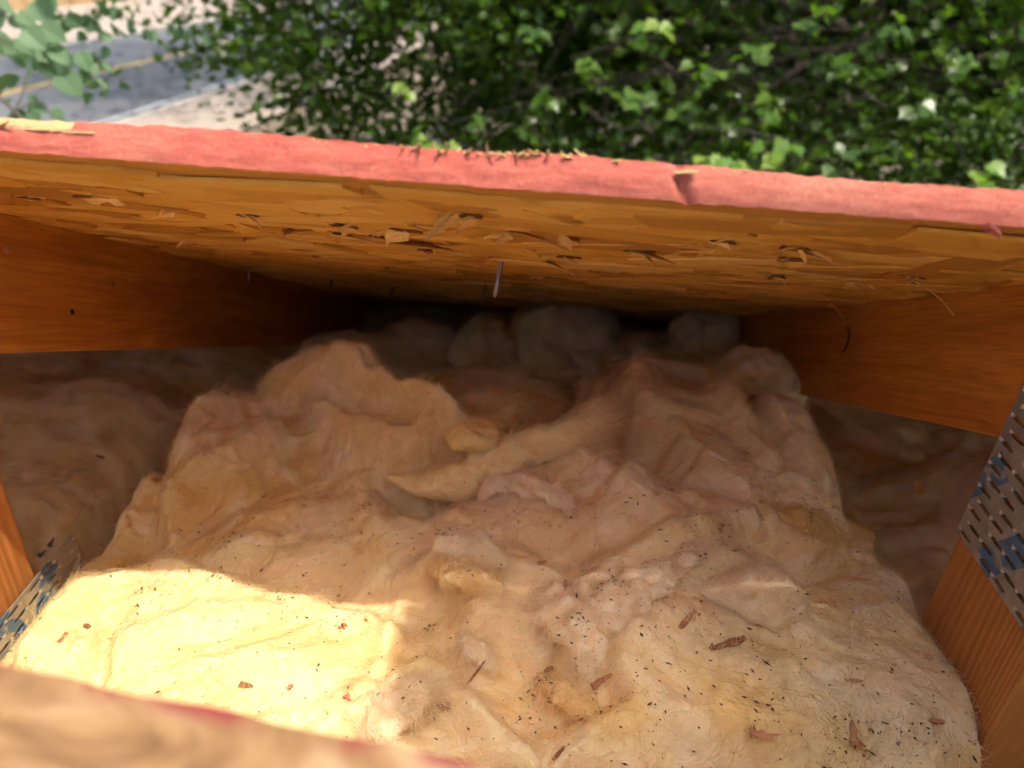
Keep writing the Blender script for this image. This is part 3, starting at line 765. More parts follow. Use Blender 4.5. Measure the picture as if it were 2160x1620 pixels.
def grid_batt(name, x0, x1, y0, y1, step, hfun, mat, fmat, nf, label, cat='insulation', group=None, bottom=-0.74, fy=None):
    nx, ny = int((x1 - x0) / step) + 1, int((y1 - y0) / step) + 1
    X, Y = np.meshgrid(np.linspace(x0, x1, nx), np.linspace(y0, y1, ny), indexing='ij')
    x, y = X.ravel(), Y.ravel()
    z, dx, dy = hfun(x, y)
    # never pokes through the roof boards
    lim = -0.5 * y + H / C - 0.004
    z = np.minimum(z, lim)
    # sides stay inside the bay
    V = np.stack([x + dx, y + dy, z], 1)
    i = (np.arange(nx - 1)[:, None] * ny + np.arange(ny - 1)[None]).ravel()
    Fc = np.stack([i, i + ny, i + ny + 1, i + 1], 1)
    root = empty(name, (float((x0 + x1) / 2), float((y0 + y1) / 2), -0.60)); loc = np.array(root.location)
    tag(root, label, cat, group)
    # skirt down to the ceiling so the batt is a solid body
    rim = np.concatenate([np.arange(nx) * ny, (nx - 1) * ny + np.arange(1, ny), (nx - 2 - np.arange(nx - 1)) * ny + ny - 1, ny - 2 - np.arange(ny - 2)])
    low = V[rim].copy(); low[:, 2] = bottom
    nb = len(V); m = len(rim); a = np.arange(m)
    skirt = np.stack([rim, nb + a, nb + (a + 1) % m, rim[(a + 1) % m]], 1)
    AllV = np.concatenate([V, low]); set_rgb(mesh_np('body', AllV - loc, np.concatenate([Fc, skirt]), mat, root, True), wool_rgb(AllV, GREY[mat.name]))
    put_map(V)
    if nf:
        Ff = Fc if fy is None else Fc[(V[Fc[:, 0], 1] < fy)]
        fibres(name, root, V, Ff, nf, fmat, loc)
        fibres(name, root, V, Ff, int(nf * 2.6), fmat, loc, 0.0025, 0.0085, 0.42, (0.00005, 0.00011), qs=(0.0, 0.5, 1.0), wave=4.0)
    return root

LAYERS = [  # (photo outline, thickness, softness, lip)
    ([(530, 800), (552, 745), (600, 725), (690, 780), (790, 800), (890, 815), (905, 880), (760, 890), (620, 850)], 0.015, 0.009, 0.004),
    ([(560, 830), (700, 835), (830, 880), (960, 965), (1010, 1000), (900, 985), (760, 930), (620, 890)], 0.014, 0.007, 0.004),
    ([(930, 850), (1000, 815), (1080, 830), (1200, 840), (1320, 800), (1420, 820), (1400, 880), (1200, 900), (1000, 890)], 0.022, 0.014, 0.004),
    ([(300, 1010), (350, 880), (500, 800), (650, 800), (800, 860), (900, 930), (1010, 990), (900, 1010), (800, 1000), (690, 950), (560, 970), (430, 1000), (330, 1060)], 0.030, 0.012, 0.006),
    ([(620, 880), (720, 870), (830, 910), (960, 985), (1000, 1000), (840, 1005), (700, 930)], 0.012, 0.006, 0.006),
    ([(0, 1360), (140, 1190), (350, 1160), (560, 1220), (690, 1280), (800, 1290), (850, 1345), (845, 1430), (770, 1530), (640, 1640), (0, 1700)], 0.022, 0.006, 0.004),
    ([(800, 1640), (770, 1540), (850, 1480), (920, 1450), (990, 1500), (1060, 1600), (1080, 1660)], 0.020, 0.008, 0.008),
    ([(915, 1200), (980, 1195), (1090, 1235), (1190, 1285), (1240, 1350), (1258, 1450), (1235, 1510), (1170, 1470), (1120, 1420), (1030, 1390), (985, 1340), (940, 1260)], 0.022, 0.010, 0.007),
    ([(1245, 1360), (1330, 1270), (1480, 1225), (1640, 1290), (1760, 1260), (1930, 1240), (2010, 1300), (2140, 1640), (1080, 1660), (1180, 1560), (1260, 1500)], 0.024, 0.016, 0.004),
    ([(1560, 880), (1650, 850), (1750, 880), (1785, 980), (1800, 1090), (1720, 1085), (1640, 1020), (1590, 950)], 0.034, 0.006, 0.002),
    ([(1290, 830), (1400, 800), (1480, 880), (1540, 930), (1640, 1070), (1740, 1110), (1850, 1180), (1880, 1230), (1700, 1260), (1560, 1200), (1480, 1100), (1400, 1000), (1310, 930)], 0.026, 0.012, 0.006),
    ([(1220, 1180), (1330, 1080), (1450, 1110), (1560, 1180), (1480, 1230), (1330, 1270), (1230, 1330), (1210, 1260)], 0.014, 0.010, 0.006),
    ([(560, 1040), (700, 1000), (800, 1020), (810, 1130), (700, 1180), (560, 1190), (440, 1130)], 0.012, 0.014, 0.004),
    ([(1000, 1040), (1150, 1010), (1290, 1020), (1330, 1070), (1230, 1150), (1100, 1170), (930, 1150)], 0.010, 0.012, 0.004),
    ([(820, 1090), (930, 1100), (1000, 1180), (940, 1210), (840, 1260), (760, 1200)], 0.010, 0.012, 0.003),
]
CREASES = [([(880, 1055), (1000, 1040), (1080, 1005), (1180, 968), (1300, 930)], 0.036, 0.014), ([(1000, 955), (1110, 905), (1230, 865)], 0.030, 0.016), ([(560, 880), (700, 905), (850, 965), (960, 1012)], 0.014, 0.008), ([(360, 1000), (470, 965), (560, 940)], 0.012, 0.008),
           ([(345, 850), (345, 950), (300, 1010), (265, 1065)], 0.035, 0.014), ([(270, 1065), (360, 1040), (450, 990)], 0.020, 0.009), ([(640, 880), (800, 930), (980, 1000), (1020, 1005)], 0.014, 0.006),
           ([(830, 1035), (950, 1045), (1030, 1020)], 0.016, 0.007), ([(1240, 1350), (1250, 1440), (1255, 1520)], 0.022, 0.008), ([(1700, 1270), (1760, 1240), (1800, 1150)], 0.012, 0.009),
           ([(930, 1240), (985, 1360), (990, 1480)], 0.010, 0.008), ([(1140, 960), (1230, 950), (1300, 960)], 0.020, 0.009), ([(400, 1000), (520, 960), (690, 940)], 0.010, 0.008), ([(1310, 1060), (1400, 1040), (1500, 1110), (1600, 1200)], 0.010, 0.006),
           ([(190, 1440), (210, 1330), (240, 1280)], 0.014, 0.007)]
RIDGES = [  # (line in the photo, height, gentle width, steep width): folds and torn sheet rims
    ([(640, 868), (760, 890), (860, 928), (970, 985)], 0.012, 0.030, 0.006), ([(1100, 1012), (1200, 1040), (1300, 1110), (1390, 1190)], 0.010, 0.022, 0.006),
    ([(1330, 1040), (1420, 1110), (1475, 1180)], 0.008, 0.020, 0.005), ([(1400, 815), (1480, 895), (1560, 1000), (1640, 1080), (1720, 1190)], 0.016, 0.034, 0.008),
    ([(1500, 900), (1600, 1010), (1690, 1110)], 0.007, 0.016, 0.005), ([(925, 1120), (1000, 1168), (1095, 1205)], 0.010, 0.018, 0.005),
    ([(620, 900), (520, 930), (425, 995)], 0.008, 0.022, 0.006), ([(480, 1060), (600, 1012), (720, 992), (790, 1045)], 0.009, 0.024, 0.006),
    ([(800, 1150), (778, 1080), (760, 1000)], 0.007, 0.016, 0.006), ([(1450, 1080), (1330, 1090), (1230, 1160)], 0.008, 0.018, 0.006),
    ([(1000, 1500), (1008, 1400), (985, 1330)], 0.010, 0.018, 0.005), ([(1330, 1285), (1450, 1262), (1560, 1305), (1650, 1370), (1690, 1460)], 0.009, 0.030, 0.010),
    ([(1790, 1262), (1880, 1290), (1970, 1370)], 0.009, 0.022, 0.007), ([(1840, 1330), (1920, 1420), (2000, 1540)], 0.006, 0.018, 0.008),
    ([(770, 1560), (840, 1490), (925, 1452)], 0.016, 0.022, 0.005), ([(840, 1300), (856, 1370), (850, 1440), (780, 1530)], 0.012, 0.030, 0.005),
    ([(925, 1460), (1000, 1510), (1065, 1610)], 0.012, 0.026, 0.006), ([(300, 1250), (260, 1350), (210, 1450)], 0.007, 0.020, 0.006),
    ([(1110, 1240), (1190, 1288), (1242, 1360), (1256, 1480)], 0.012, 0.028, 0.006), ([(1240, 1340), (1320, 1270), (1400, 1215), (1510, 1150)], 0.010, 0.012, 0.012),
    ([(560, 830), (470, 850), (380, 905)], 0.008, 0.024, 0.008), ([(1150, 1240), (1050, 1215), (930, 1200)], 0.009, 0.018, 0.005),
    ([(1180, 900), (1290, 905), (1400, 960)], 0.008, 0.020, 0.006), ([(1000, 920), (1080, 930), (1160, 905)], 0.009, 0.016, 0.006)]
def ridge_h(P, line, h, wl, ws):
    best = np.full(len(P), 1e9); side = np.zeros(len(P)); tt = np.zeros(len(P)); m = len(line) - 1
    for i in range(m):
        a, b = line[i], line[i + 1]; ab = b - a; t = np.clip(((P - a) @ ab) / (ab @ ab), 0, 1)
        r_ = P - a - t[:, None] * ab; d = np.linalg.norm(r_, axis=1); k = d < best
        best = np.where(k, d, best); side = np.where(k, ab[0] * r_[:, 1] - ab[1] * r_[:, 0], side); tt = np.where(k, (i + t) / m, tt)
    w = np.where(side > 0, wl, ws * 1.5)
    return 0.95 * h * np.exp(-(best / w) ** 2) * np.sqrt(np.clip(np.sin(np.pi * np.clip(0.06 + 0.88 * tt, 0, 1)), 0, 1))
def main_h(x, y):
    P = np.stack([x, y], 1)
    w1x, w1y = 0.012 * fbm(x * 10, y * 10, 0.3, 2), 0.012 * fbm(x * 10, y * 10, 7.3, 2)
    w2x, w2y = 0.0035 * fbm(x * 60, y * 60, 1.3, 3), 0.0035 * fbm(x * 60, y * 60, 9.3, 3)
    Q = P + np.stack([w1x + w2x, w1y + w2y], 1)
    z = -0.432 + 0.040 * sstep(-0.3, 0.25, x) + 0.020 * np.exp(-((x - 0.03) / 0.16) ** 2 - ((y - 0.50) / 0.16) ** 2)
    z = z + 0.012 * fbm(x * 7, y * 7, 2.0, 3)
    z = z - 0.09 * sstep(0.60, 0.78, y + 0.04 * noise3(x * 7, 3.0, 1.0))                       # sinks towards the eave behind the heap
    for pts_, th, e_, lip in LAYERS:
        d = sdf(Q, pxy(pts_))
        sharp = 0.5 + 0.5 * noise3(x * 10, y * 10, 80.0); ee = e_ * (1.0 + 1.6 * np.clip(sharp, 0, 1))      # torn here, drawn out soft there
        z = z + 1.25 * th * sstep(-ee, ee, d) + 0.8 * lip * np.exp(-((d - e_ * 0.9) / 0.013) ** 2) * sstep(-e_, 0, d)
    for pts_, dp, wd in CREASES:
        d = seg_dist(Q, pxy(pts_), False); z = z - dp * np.exp(-(d / wd) ** 2)
    Qr = P + np.stack([0.7 * w1x + 0.6 * w2x, 0.7 * w1y + 0.6 * w2y], 1)
    for pts_, h_, wl, ws in RIDGES: z = z + ridge_h(Qr, pxy(pts_), h_, wl, ws)
    # soft drapery and tufts
    a = 0.6 + 0.3 * noise3(x * 3, y * 3, 4)
    xr, yr = x * np.cos(a) + y * np.sin(a), -x * np.sin(a) + y * np.cos(a)
    z = z + 0.0034 * ridged(xr * 4 + 2 * w1x * 30, yr * 15, 5.0, 2) * sstep(0.28, 0.40, y + 0.05 * noise3(x * 9, y * 9, 0))
    tuft = np.clip(0.5 + 0.9 * noise3(x * 8, y * 8, 90.0), 0.15, 1)
    z = z + tuft * (0.0058 * fbm(x * 20 + 60 * w1x, y * 24, 1.0, 4, 0.55) + 0.0016 * ridged(x * 50 + w1x * 200, y * 50, 3.0, 3))
    z = z + 0.0022 * wool_streak(x, y, 0.0, 0.8)
    z = z + 0.005 * fbm(x * 13, y * 13, 95.0, 2) * sstep(0.40, 0.30, y)
    # slump at the truss faces
    ed = np.minimum(x - (XL + 0.004), (XR - 0.004) - x)
    ywin = sstep(0.46, 0.40, y)
    sw = 0.014 + 0.018 * np.clip(0.5 + noise3(x * 3, y * 14, 33.0), 0, 1)
    z = z - (np.where(x < 0, 0.018, 0.040) + 0.02 * noise3(x * 2, y * 11, 44.0)) * np.exp(-np.maximum(ed, 0) / sw) * (0.45 + 0.55 * (1 - ywin))
    dx = 0.0016 * fbm(x * 34, y * 34, 11.0, 2) * sstep(0.0, 0.02, ed); dy = 0.002 * fbm(x * 34, y * 34, 15.0, 2)
    return z, dx, dy
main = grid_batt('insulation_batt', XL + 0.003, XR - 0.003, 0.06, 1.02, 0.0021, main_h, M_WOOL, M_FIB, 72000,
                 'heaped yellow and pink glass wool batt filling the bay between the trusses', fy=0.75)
def left_h(x, y):
    z = -0.442 + 0.016 * fbm(x * 5, y * 5, 21.0, 4) + 0.004 * fbm(x * 28, y * 28, 22.0, 3) - 0.10 * sstep(0.66, 0.86, y + 0.05 * noise3(x * 6, y * 6, 0))
    z = z - 0.026 * np.exp(-np.maximum(XL - 0.040 - x, 0) / 0.035) + 0.03 * np.exp(-((x + 0.42) / 0.07) ** 2 - ((y - 0.48) / 0.06) ** 2)
    return z, 0.003 * fbm(x * 40, y * 40, 3.0, 2), 0 * x
grid_batt('insulation_batt', -0.98, XL - 0.041, 0.06, 1.0, 0.004, left_h, M_WOOLG, M_FIBG, 14000, 'shaded glass wool batt under the left truss')
def right_h(x, y):
    z = -0.435 + 0.020 * fbm(x * 7, y * 7, 31.0, 4) + 0.005 * fbm(x * 28, y * 28, 32.0, 3) - 0.05 * sstep(0.55, 0.8, y + 0.08 * noise3(x * 6, y * 6, 0))
    z = z + 0.05 * np.exp(-((x - 0.43) / 0.05) ** 2 - ((y - 0.63) / 0.05) ** 2) 
    return z, 0.003 * fbm(x * 40, y * 40, 3.0, 2), 0 * x
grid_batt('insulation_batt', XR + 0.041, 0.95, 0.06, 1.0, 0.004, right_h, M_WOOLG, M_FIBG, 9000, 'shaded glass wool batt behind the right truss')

# torn strips and rolls of wool lying on the heap
def catmull(P, n):
    P = np.asarray(P); P = np.vstack([2 * P[0] - P[1], P, 2 * P[-1] - P[-2]]); outp = []
    m = len(P) - 3
    for t in np.linspace(0, m, n):
        i = min(int(t), m - 1); f_ = t - i
        a, b, c_, d = P[i:i + 4]
        outp.append(0.5 * (2 * b + (c_ - a) * f_ + (2 * a - 5 * b + 4 * c_ - d) * f_ ** 2 + (3 * b - a - 3 * c_ + d) * f_ ** 3))
    return np.array(outp)
def strip(name, pts_, rw, rt, lift, label, nf=1500, mat=M_WOOL, fmat=M_FIB, rough=0.75, stand=0.16, ends=(0.08, 0.08), cat='insulation', seed=0, lmax=0.013, tint=None, lk=0.75, fray=0):
    K, J = 60, 22; nf = int(nf * 0.42)
    W_ = [hit(*p) for p in pts_]
    W_ = np.array(W_); lf = np.interp(np.linspace(0, 1, len(W_)), np.linspace(0, 1, len(lift)), lift); W_ = W_ * ((W_[:, 2] + lf * lk - 0.003) / W_[:, 2])[:, None]      # raised, kept on the measured sight line
    Pc = catmull(W_, K)
    T = np.gradient(Pc, axis=0); T /= np.linalg.norm(T, axis=1)[:, None]
    up = np.array([0, 0, 1.0]); Sd = np.cross(T, up); Sd /= np.linalg.norm(Sd, axis=1)[:, None]; Nn = np.cross(Sd, T)
    q = np.linspace(0, 1, K)
    prof = np.minimum(1, np.minimum(ends[0] + (1 - ends[0]) * np.sqrt(np.clip(q / 0.34, 0, 1)), ends[1] + (1 - ends[1]) * np.sqrt(np.clip((1 - q) / 0.34, 0, 1))))
    wA = np.interp(q, np.linspace(0, 1, len(rw)), rw) * prof; tA = np.interp(q, np.linspace(0, 1, len(rt)), rt) * prof
    rows_ = []
    for j in range(J):
        a = 2 * math.pi * j / J
        p = Pc + Sd * (wA * math.cos(a))[:, None] + Nn * (tA * math.sin(a))[:, None]
        rad = Sd * math.cos(a) + Nn * math.sin(a)
        s1 = 1.0 / max(np.mean(wA), 0.006)
        disp = rough * (0.75 * fbm(p[:, 0] * s1 * 0.8 + seed, p[:, 1] * s1 * 0.8, p[:, 2] * s1 * 0.8, 2, 0.4)) * np.minimum(wA, tA * 1.6) + 0.0004 * fbm(p[:, 0] * 150, p[:, 1] * 150, p[:, 2] * 150 + seed, 2)
        rows_.append(p + rad * disp[:, None])
    V = np.stack(rows_, 1).reshape(-1, 3)
    i = np.arange(K - 1)[:, None] * J; j = np.arange(J)[None]; j2 = (j + 1) % J
    Fc = np.stack([(i + j).ravel(), (i + j2).ravel(), (i + J + j2).ravel(), (i + J + j).ravel()], 1)[:, ::-1].copy()
    V = np.vstack([V, Pc[:1], Pc[-1:]]); c0, c1 = len(V) - 2, len(V) - 1
    cap = np.array([[c0, a, (a + 1) % J, (a + 1) % J] for a in range(J)] + [[c1, (K - 1) * J + (a + 1) % J, (K - 1) * J + a, (K - 1) * J + a] for a in range(J)])
    root = empty(name, tuple(Pc[K // 2])); loc = np.array(root.location); tag(root, label, cat)
    F3 = np.concatenate([Fc[:, [0, 1, 2]], Fc[:, [0, 2, 3]], cap[:, :3]])
    rgb = wool_rgb(V, GREY[mat.name])
    if tint is not None: rgb = rgb * 0.35 + np.array(tint) * 0.65
    set_rgb(mesh_np('body', V - loc, F3, mat, root, True), rgb)
    # outward normals for the fibres
    put_map(V)
    fibres(name, root, V, F3, nf, fmat, loc, 0.005, lmax, stand, tint=tint)
    fibres(name, root, V, F3, nf * 2, fmat, loc, 0.003, 0.009, 0.45, (0.00005, 0.00011), tint=tint, qs=(0.0, 0.5, 1.0), wave=4.0)
    if fray:                        # loose long fibres fanning out of the torn end
        endf = F3[(F3[:, 0] // J >= K - 9)]
        fibres(name, root, V, endf, fray, fmat, loc, 0.010, 0.034, 0.9, (0.00006, 0.00015), tint=tint, up=False)
    return root
SC = 'torn_insulation'
strip(SC, [(815, 1005), (900, 1022), (990, 1010), (1060, 975), (1130, 945), (1200, 915), (1275, 878)], [0.012, 0.017, 0.016, 0.013, 0.015, 0.011], [0.009, 0.014, 0.016, 0.014, 0.016, 0.010], [0.010, 0.018, 0.034, 0.052, 0.062], 'yellow twisted strip of glass wool with a frayed right end across the heap', 5200, seed=1, fray=700, tint=(0.93, 0.79, 0.48), lk=1.0, stand=0.36, rough=0.6)  # yellow wool, its tint brightened for the light it catches
strip(SC, [(940, 915), (1000, 925), (1050, 905), (1085, 850)], [0.013, 0.016, 0.014], [0.011, 0.013, 0.012], [0.008, 0.014, 0.034], 'small curled yellow tuft of glass wool standing above the twisted strip', 1800, seed=2, fray=160, tint=(0.86, 0.64, 0.27), lk=1.1)
strip(SC, [(1205, 1335), (1270, 1300), (1350, 1240), (1430, 1190), (1515, 1150)], [0.015, 0.014, 0.010, 0.006], [0.009, 0.010, 0.008, 0.005], [0.004, 0.010, 0.010, 0.006], 'pale pink drawn strand of glass wool rising to the right of center', 2600, seed=4, fray=160, tint=(0.89, 0.74, 0.57), lk=0.6)
strip(SC, [(925, 1120), (965, 1150), (1020, 1165), (1080, 1190)], [0.010, 0.014, 0.010], [0.006, 0.008, 0.006], [0.006, 0.008, 0.003], 'whitish wispy tuft of glass wool in the middle of the heap', 1500, seed=5, fray=160, tint=(0.90, 0.80, 0.66), lk=0.55)
strip(SC, [(1010, 1060), (1040, 1020), (1110, 1020), (1180, 1050), (1215, 1095)], [0.006, 0.010, 0.011, 0.008], [0.005, 0.007, 0.008, 0.005], [0.003, 0.008, 0.010, 0.004], 'pinkish arched wisp of glass wool under the twisted strip', 1600, seed=6, fray=120, tint=(0.89, 0.74, 0.57), lk=0.5)
strip(SC, [(1480, 1255), (1560, 1255), (1630, 1262), (1690, 1285)], [0.014, 0.019, 0.020, 0.016], [0.010, 0.014, 0.015, 0.013], [0.004, 0.008, 0.008, 0.006], 'pale rounded roll of glass wool on the right of the heap', 3200, seed=7, tint=(0.88, 0.74, 0.55), lk=0.5, rough=0.55, ends=(0.1, 0.5))
strip(SC, [(770, 1560), (810, 1510), (860, 1475), (925, 1458)], [0.010, 0.013, 0.013, 0.010], [0.004, 0.005, 0.005, 0.004], [0.004, 0.012, 0.016, 0.012], 'sunlit white folded flap of glass wool at the front', 1800, seed=8, fray=220, tint=(0.90, 0.80, 0.66), lk=0.9)
strip(SC, [(975, 1345), (1000, 1370), (1030, 1400), (1060, 1412)], [0.006, 0.008, 0.007], [0.004, 0.006, 0.004], [0.002, 0.006, 0.002], 'short pale wisp of glass wool at the front left of the middle lump', 900, seed=9, tint=(0.90, 0.80, 0.66), lk=0.8)
strip(SC, [(1125, 1245), (1160, 1262), (1200, 1300), (1235, 1360), (1240, 1440)], [0.006, 0.010, 0.014, 0.014, 0.010], [0.005, 0.007, 0.009, 0.008, 0.005], [0.006, 0.010, 0.010, 0.004], 'greyish pink fold of glass wool ridging the middle lump', 2200, seed=10, tint=(0.89, 0.74, 0.57), lk=0.5)
strip(SC, [(1140, 1430), (1190, 1465), (1225, 1490), (1250, 1520)], [0.009, 0.010, 0.008, 0.004], [0.006, 0.006, 0.004], [0.002, 0.006, 0.003], 'pointed yellowish tip of glass wool at the foot of the middle lump', 1200, seed=11, tint=(0.87, 0.68, 0.38), lk=0.7)
strip(SC, [(1640, 1085), (1700, 1105), (1760, 1135)], [0.008, 0.013, 0.012], [0.005, 0.008, 0.007], [0.003, 0.006, 0.006], 'amber ragged edge of glass wool left of the mustard yellow tuft', 1200, seed=12, fray=140, tint=(0.74, 0.52, 0.17), lk=0.7)
strip(SC, [(1770, 1150), (1815, 1130), (1860, 1115)], [0.010, 0.016, 0.012], [0.006, 0.010, 0.006], [0.003, 0.008, 0.010], 'mustard yellow tuft of glass wool by the right truss', 1800, seed=13, tint=(0.74, 0.52, 0.17), lk=0.4, rough=0.5)
strip(SC, [(900, 1205), (960, 1205), (1020, 1225), (1060, 1260)], [0.006, 0.010, 0.011, 0.008], [0.004, 0.007, 0.005], [0.004, 0.008, 0.003], 'golden frayed rim of glass wool above the middle lump', 1600, seed=21, tint=(0.87, 0.68, 0.38), lk=0.8, stand=0.3)

# clumps at the back that press up against the roof boards
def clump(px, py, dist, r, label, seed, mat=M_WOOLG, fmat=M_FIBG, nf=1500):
    d = ray(px, py); d = d / np.linalg.norm(d); c_ = d * dist
    na, nb_ = 48, 30; V = []
    th = np.linspace(0, math.pi, nb_ + 1)[1:-1]; ph = np.arange(na) * 2 * math.pi / na
    Th, Ph = np.meshgrid(th, ph, indexing='ij'); D = np.stack([np.sin(Th) * np.cos(Ph), np.sin(Th) * np.sin(Ph), np.cos(Th)], -1).reshape(-1, 3)
    D = np.vstack([D, [[0, 0, 1], [0, 0, -1]]])
    s_ = 1 + 0.34 * fbm(D[:, 0] * 1.3 + seed, D[:, 1] * 1.3, D[:, 2] * 1.3, 3, 0.4) + 0.10 * fbm(D[:, 0] * 4 + seed, D[:, 1] * 4, D[:, 2] * 4, 3) + 0.03 * fbm(D[:, 0] * 14 + seed, D[:, 1] * 14, D[:, 2] * 14, 2)
    V = c_ + D * s_[:, None] * np.array(r)
    lim = -0.5 * V[:, 1] + H / C - 0.003; V[:, 2] = np.minimum(V[:, 2], lim)
    k = nb_ - 1; f = []
    i = np.arange(k - 1)[:, None] * na; j = np.arange(na)[None]; j2 = (j + 1) % na
    Fq = np.stack([(i + j).ravel(), (i + na + j).ravel(), (i + na + j2).ravel(), (i + j2).ravel()], 1)
    t0, t1 = len(V) - 2, len(V) - 1
    F3 = np.concatenate([Fq[:, [0, 1, 2]], Fq[:, [0, 2, 3]], np.array([[t0, a, (a + 1) % na] for a in range(na)]), np.array([[t1, (k - 1) * na + (a + 1) % na, (k - 1) * na + a] for a in range(na)])])
    root = empty('insulation_clump', tuple(c_)); tag(root, label, 'insulation')
    set_rgb(mesh_np('body', V - c_, F3, mat, root, True), wool_rgb(V, GREY[mat.name])); put_map(V)
    fibres('c', root, V, F3, 4500, fmat, c_, 0.004, 0.014, 0.45, (0.00006, 0.00014), qs=(0.0, 0.5, 1.0), wave=4.0)
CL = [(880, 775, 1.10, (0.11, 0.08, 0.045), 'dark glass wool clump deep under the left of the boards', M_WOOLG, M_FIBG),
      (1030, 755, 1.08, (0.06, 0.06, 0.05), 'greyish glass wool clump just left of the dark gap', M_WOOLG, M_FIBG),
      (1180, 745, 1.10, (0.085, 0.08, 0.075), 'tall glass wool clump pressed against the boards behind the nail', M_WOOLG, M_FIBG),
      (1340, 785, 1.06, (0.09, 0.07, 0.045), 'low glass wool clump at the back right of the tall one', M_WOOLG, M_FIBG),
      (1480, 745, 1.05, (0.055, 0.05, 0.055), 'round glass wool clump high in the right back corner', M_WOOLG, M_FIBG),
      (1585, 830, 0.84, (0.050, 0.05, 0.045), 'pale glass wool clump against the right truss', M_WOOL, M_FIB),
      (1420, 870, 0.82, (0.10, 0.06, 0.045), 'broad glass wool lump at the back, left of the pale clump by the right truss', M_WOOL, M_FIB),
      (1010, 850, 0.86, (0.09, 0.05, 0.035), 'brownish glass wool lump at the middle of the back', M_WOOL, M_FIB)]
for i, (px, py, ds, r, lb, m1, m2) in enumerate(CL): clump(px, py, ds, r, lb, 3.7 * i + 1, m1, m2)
def back_h(x, y):
    z = -0.70 + 0.03 * fbm(x * 6, y * 6, 41.0, 4)
    return z, 0 * x, 0 * x
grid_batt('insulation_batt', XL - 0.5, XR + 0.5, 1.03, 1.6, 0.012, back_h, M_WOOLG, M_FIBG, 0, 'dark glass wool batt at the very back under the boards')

# ------------------------------------------------------------------ chips, grit and dry leaves on the wool
def chip(px, py, L, Wd, rot, label, mat=M_CHIP, name='wood_chip', cat='wood chip', pointed=False, curl=0.1):
    L *= 0.72; Wd *= 0.72; p = hit(px, py)
    dzx = float(zat(p[0] + 0.006, p[1]) - zat(p[0] - 0.006, p[1])) / 0.012; dzy = float(zat(p[0], p[1] + 0.006) - zat(p[0], p[1] - 0.006)) / 0.012
    nrm = Vector((-max(-1, min(1, dzx)) * 0.7, -max(-1, min(1, dzy)) * 0.7, 1)).normalized()
    k = 5; v = []
    for a in range(k + 1):
        q = a / k; ww = Wd * (1 - (0.85 * q if pointed else 0.9 * abs(q - 0.45) ** 1.5)) * random.uniform(0.6, 1.15)
        zc = curl * L * (q - 0.5) ** 2
        for sg in (-1, 1):
            yy = sg * ww / 2 + random.uniform(-1, 1) * Wd * 0.16
            v += [(L * (q - 0.5), yy, zc + 0.0006), (L * (q - 0.5), yy, zc - 0.0006)]
    f = []
    for a in range(k):
        o = a * 4; f += [(o, o + 4, o + 6, o + 2), (o + 1, o + 3, o + 7, o + 5), (o, o + 1, o + 5, o + 4), (o + 2, o + 6, o + 7, o + 3)]
    f += [(0, 2, 3, 1), (4 * k, 4 * k + 1, 4 * k + 3, 4 * k + 2)]
    ob = mesh_np(name, v, f, mat)
    ob.matrix_basis = Matrix.Translation(Vector(p) + nrm * 0.0006) @ nrm.to_track_quat('Z', 'Y').to_matrix().to_4x4() @ Matrix.Rotation(rot, 4, 'Z')
    return tag(ob, label, cat)
chip(1268, 1436, 0.022, 0.0058, -0.1, 'rectangular brown wood chip at the foot of the middle lump')
chip(940, 1490, 0.016, 0.006, -0.7, 'brown wood chip at the tip of the sunlit flap')
chip(1450, 1308, 0.026, 0.006, -0.15, 'long reddish wood chip right of the pink strand')
chip(1535, 1360, 0.034, 0.007, -0.45, 'long faded wood chip half sunk in the right mound')
chip(1612, 1550, 0.021, 0.010, 0.1, 'triangular reddish wood chip at the bottom right', pointed=True, curl=0.5)
chip(1800, 1548, 0.018, 0.009, 1.35, 'forked reddish wood chip at the bottom right', pointed=True, curl=0.5)
chip(1975, 1522, 0.012, 0.004, -0.4, 'small brown wood chip near the right truss')
chip(2095, 1605, 0.032, 0.006, -0.75, 'orange wood sliver in the bottom right corner')
chip(1940, 1032, 0.026, 0.010, -0.1, 'orange splintered chip on the shaded batt behind the right truss', M_SPLINT, curl=0.4)
chip(997, 1430, 0.036, 0.0016, 1.45, 'thin upright wood sliver below the middle lump')
chip(1192, 1240, 0.014, 0.006, 0.9, 'small brown leaf-shaped chip above the middle lump', pointed=True, curl=0.6)
chip(1143, 1188, 0.009, 0.003, -0.6, 'tiny brown chip beside the wispy tuft')
chip(735, 1475, 0.010, 0.007, 1.2, 'round orange chip on the sunlit wool', pointed=True)
chip(722, 1322, 0.008, 0.005, 0.3, 'small red chip at the top of the sunlit wool')
chip(520, 1448, 0.012, 0.006, -0.2, 'orange chip near the blurred board edge')
chip(612, 1450, 0.006, 0.004, 0.2, 'tiny orange chip right of the larger one by the board')
chip(133, 1347, 0.011, 0.004, -0.2, 'thin orange chip on the sunlit wool at the far left')
chip(183, 1322, 0.006, 0.005, 0.5, 'small red fleck on the sunlit wool at the left')
chip(1158, 1412, 0.008, 0.003, 1.1, 'orange splinter on the grey fold of the middle lump')
chip(1180, 1590, 0.013, 0.0035, -0.9, 'dark reddish sliver at the bottom centre')
chip(1800, 1436, 0.016, 0.003, -0.1, 'brown bark sliver on the right mound')
chip(212, 965, 0.012, 0.008, -0.5, 'brown crumb on the shaded batt at the left', M_SPECK)
# dry grey leaves stuck behind the left plate
for px, py, rt, lb in [(106, 1147, 0.2, 'upper grey dry leaf behind the left plate'), (88, 1170, -0.15, 'lower grey dry leaf behind the left plate')]:
    chip(px, py, 0.012, 0.006, rt, lb, M_LEAFB, 'dry_leaf', 'leaf', True, 0.6)
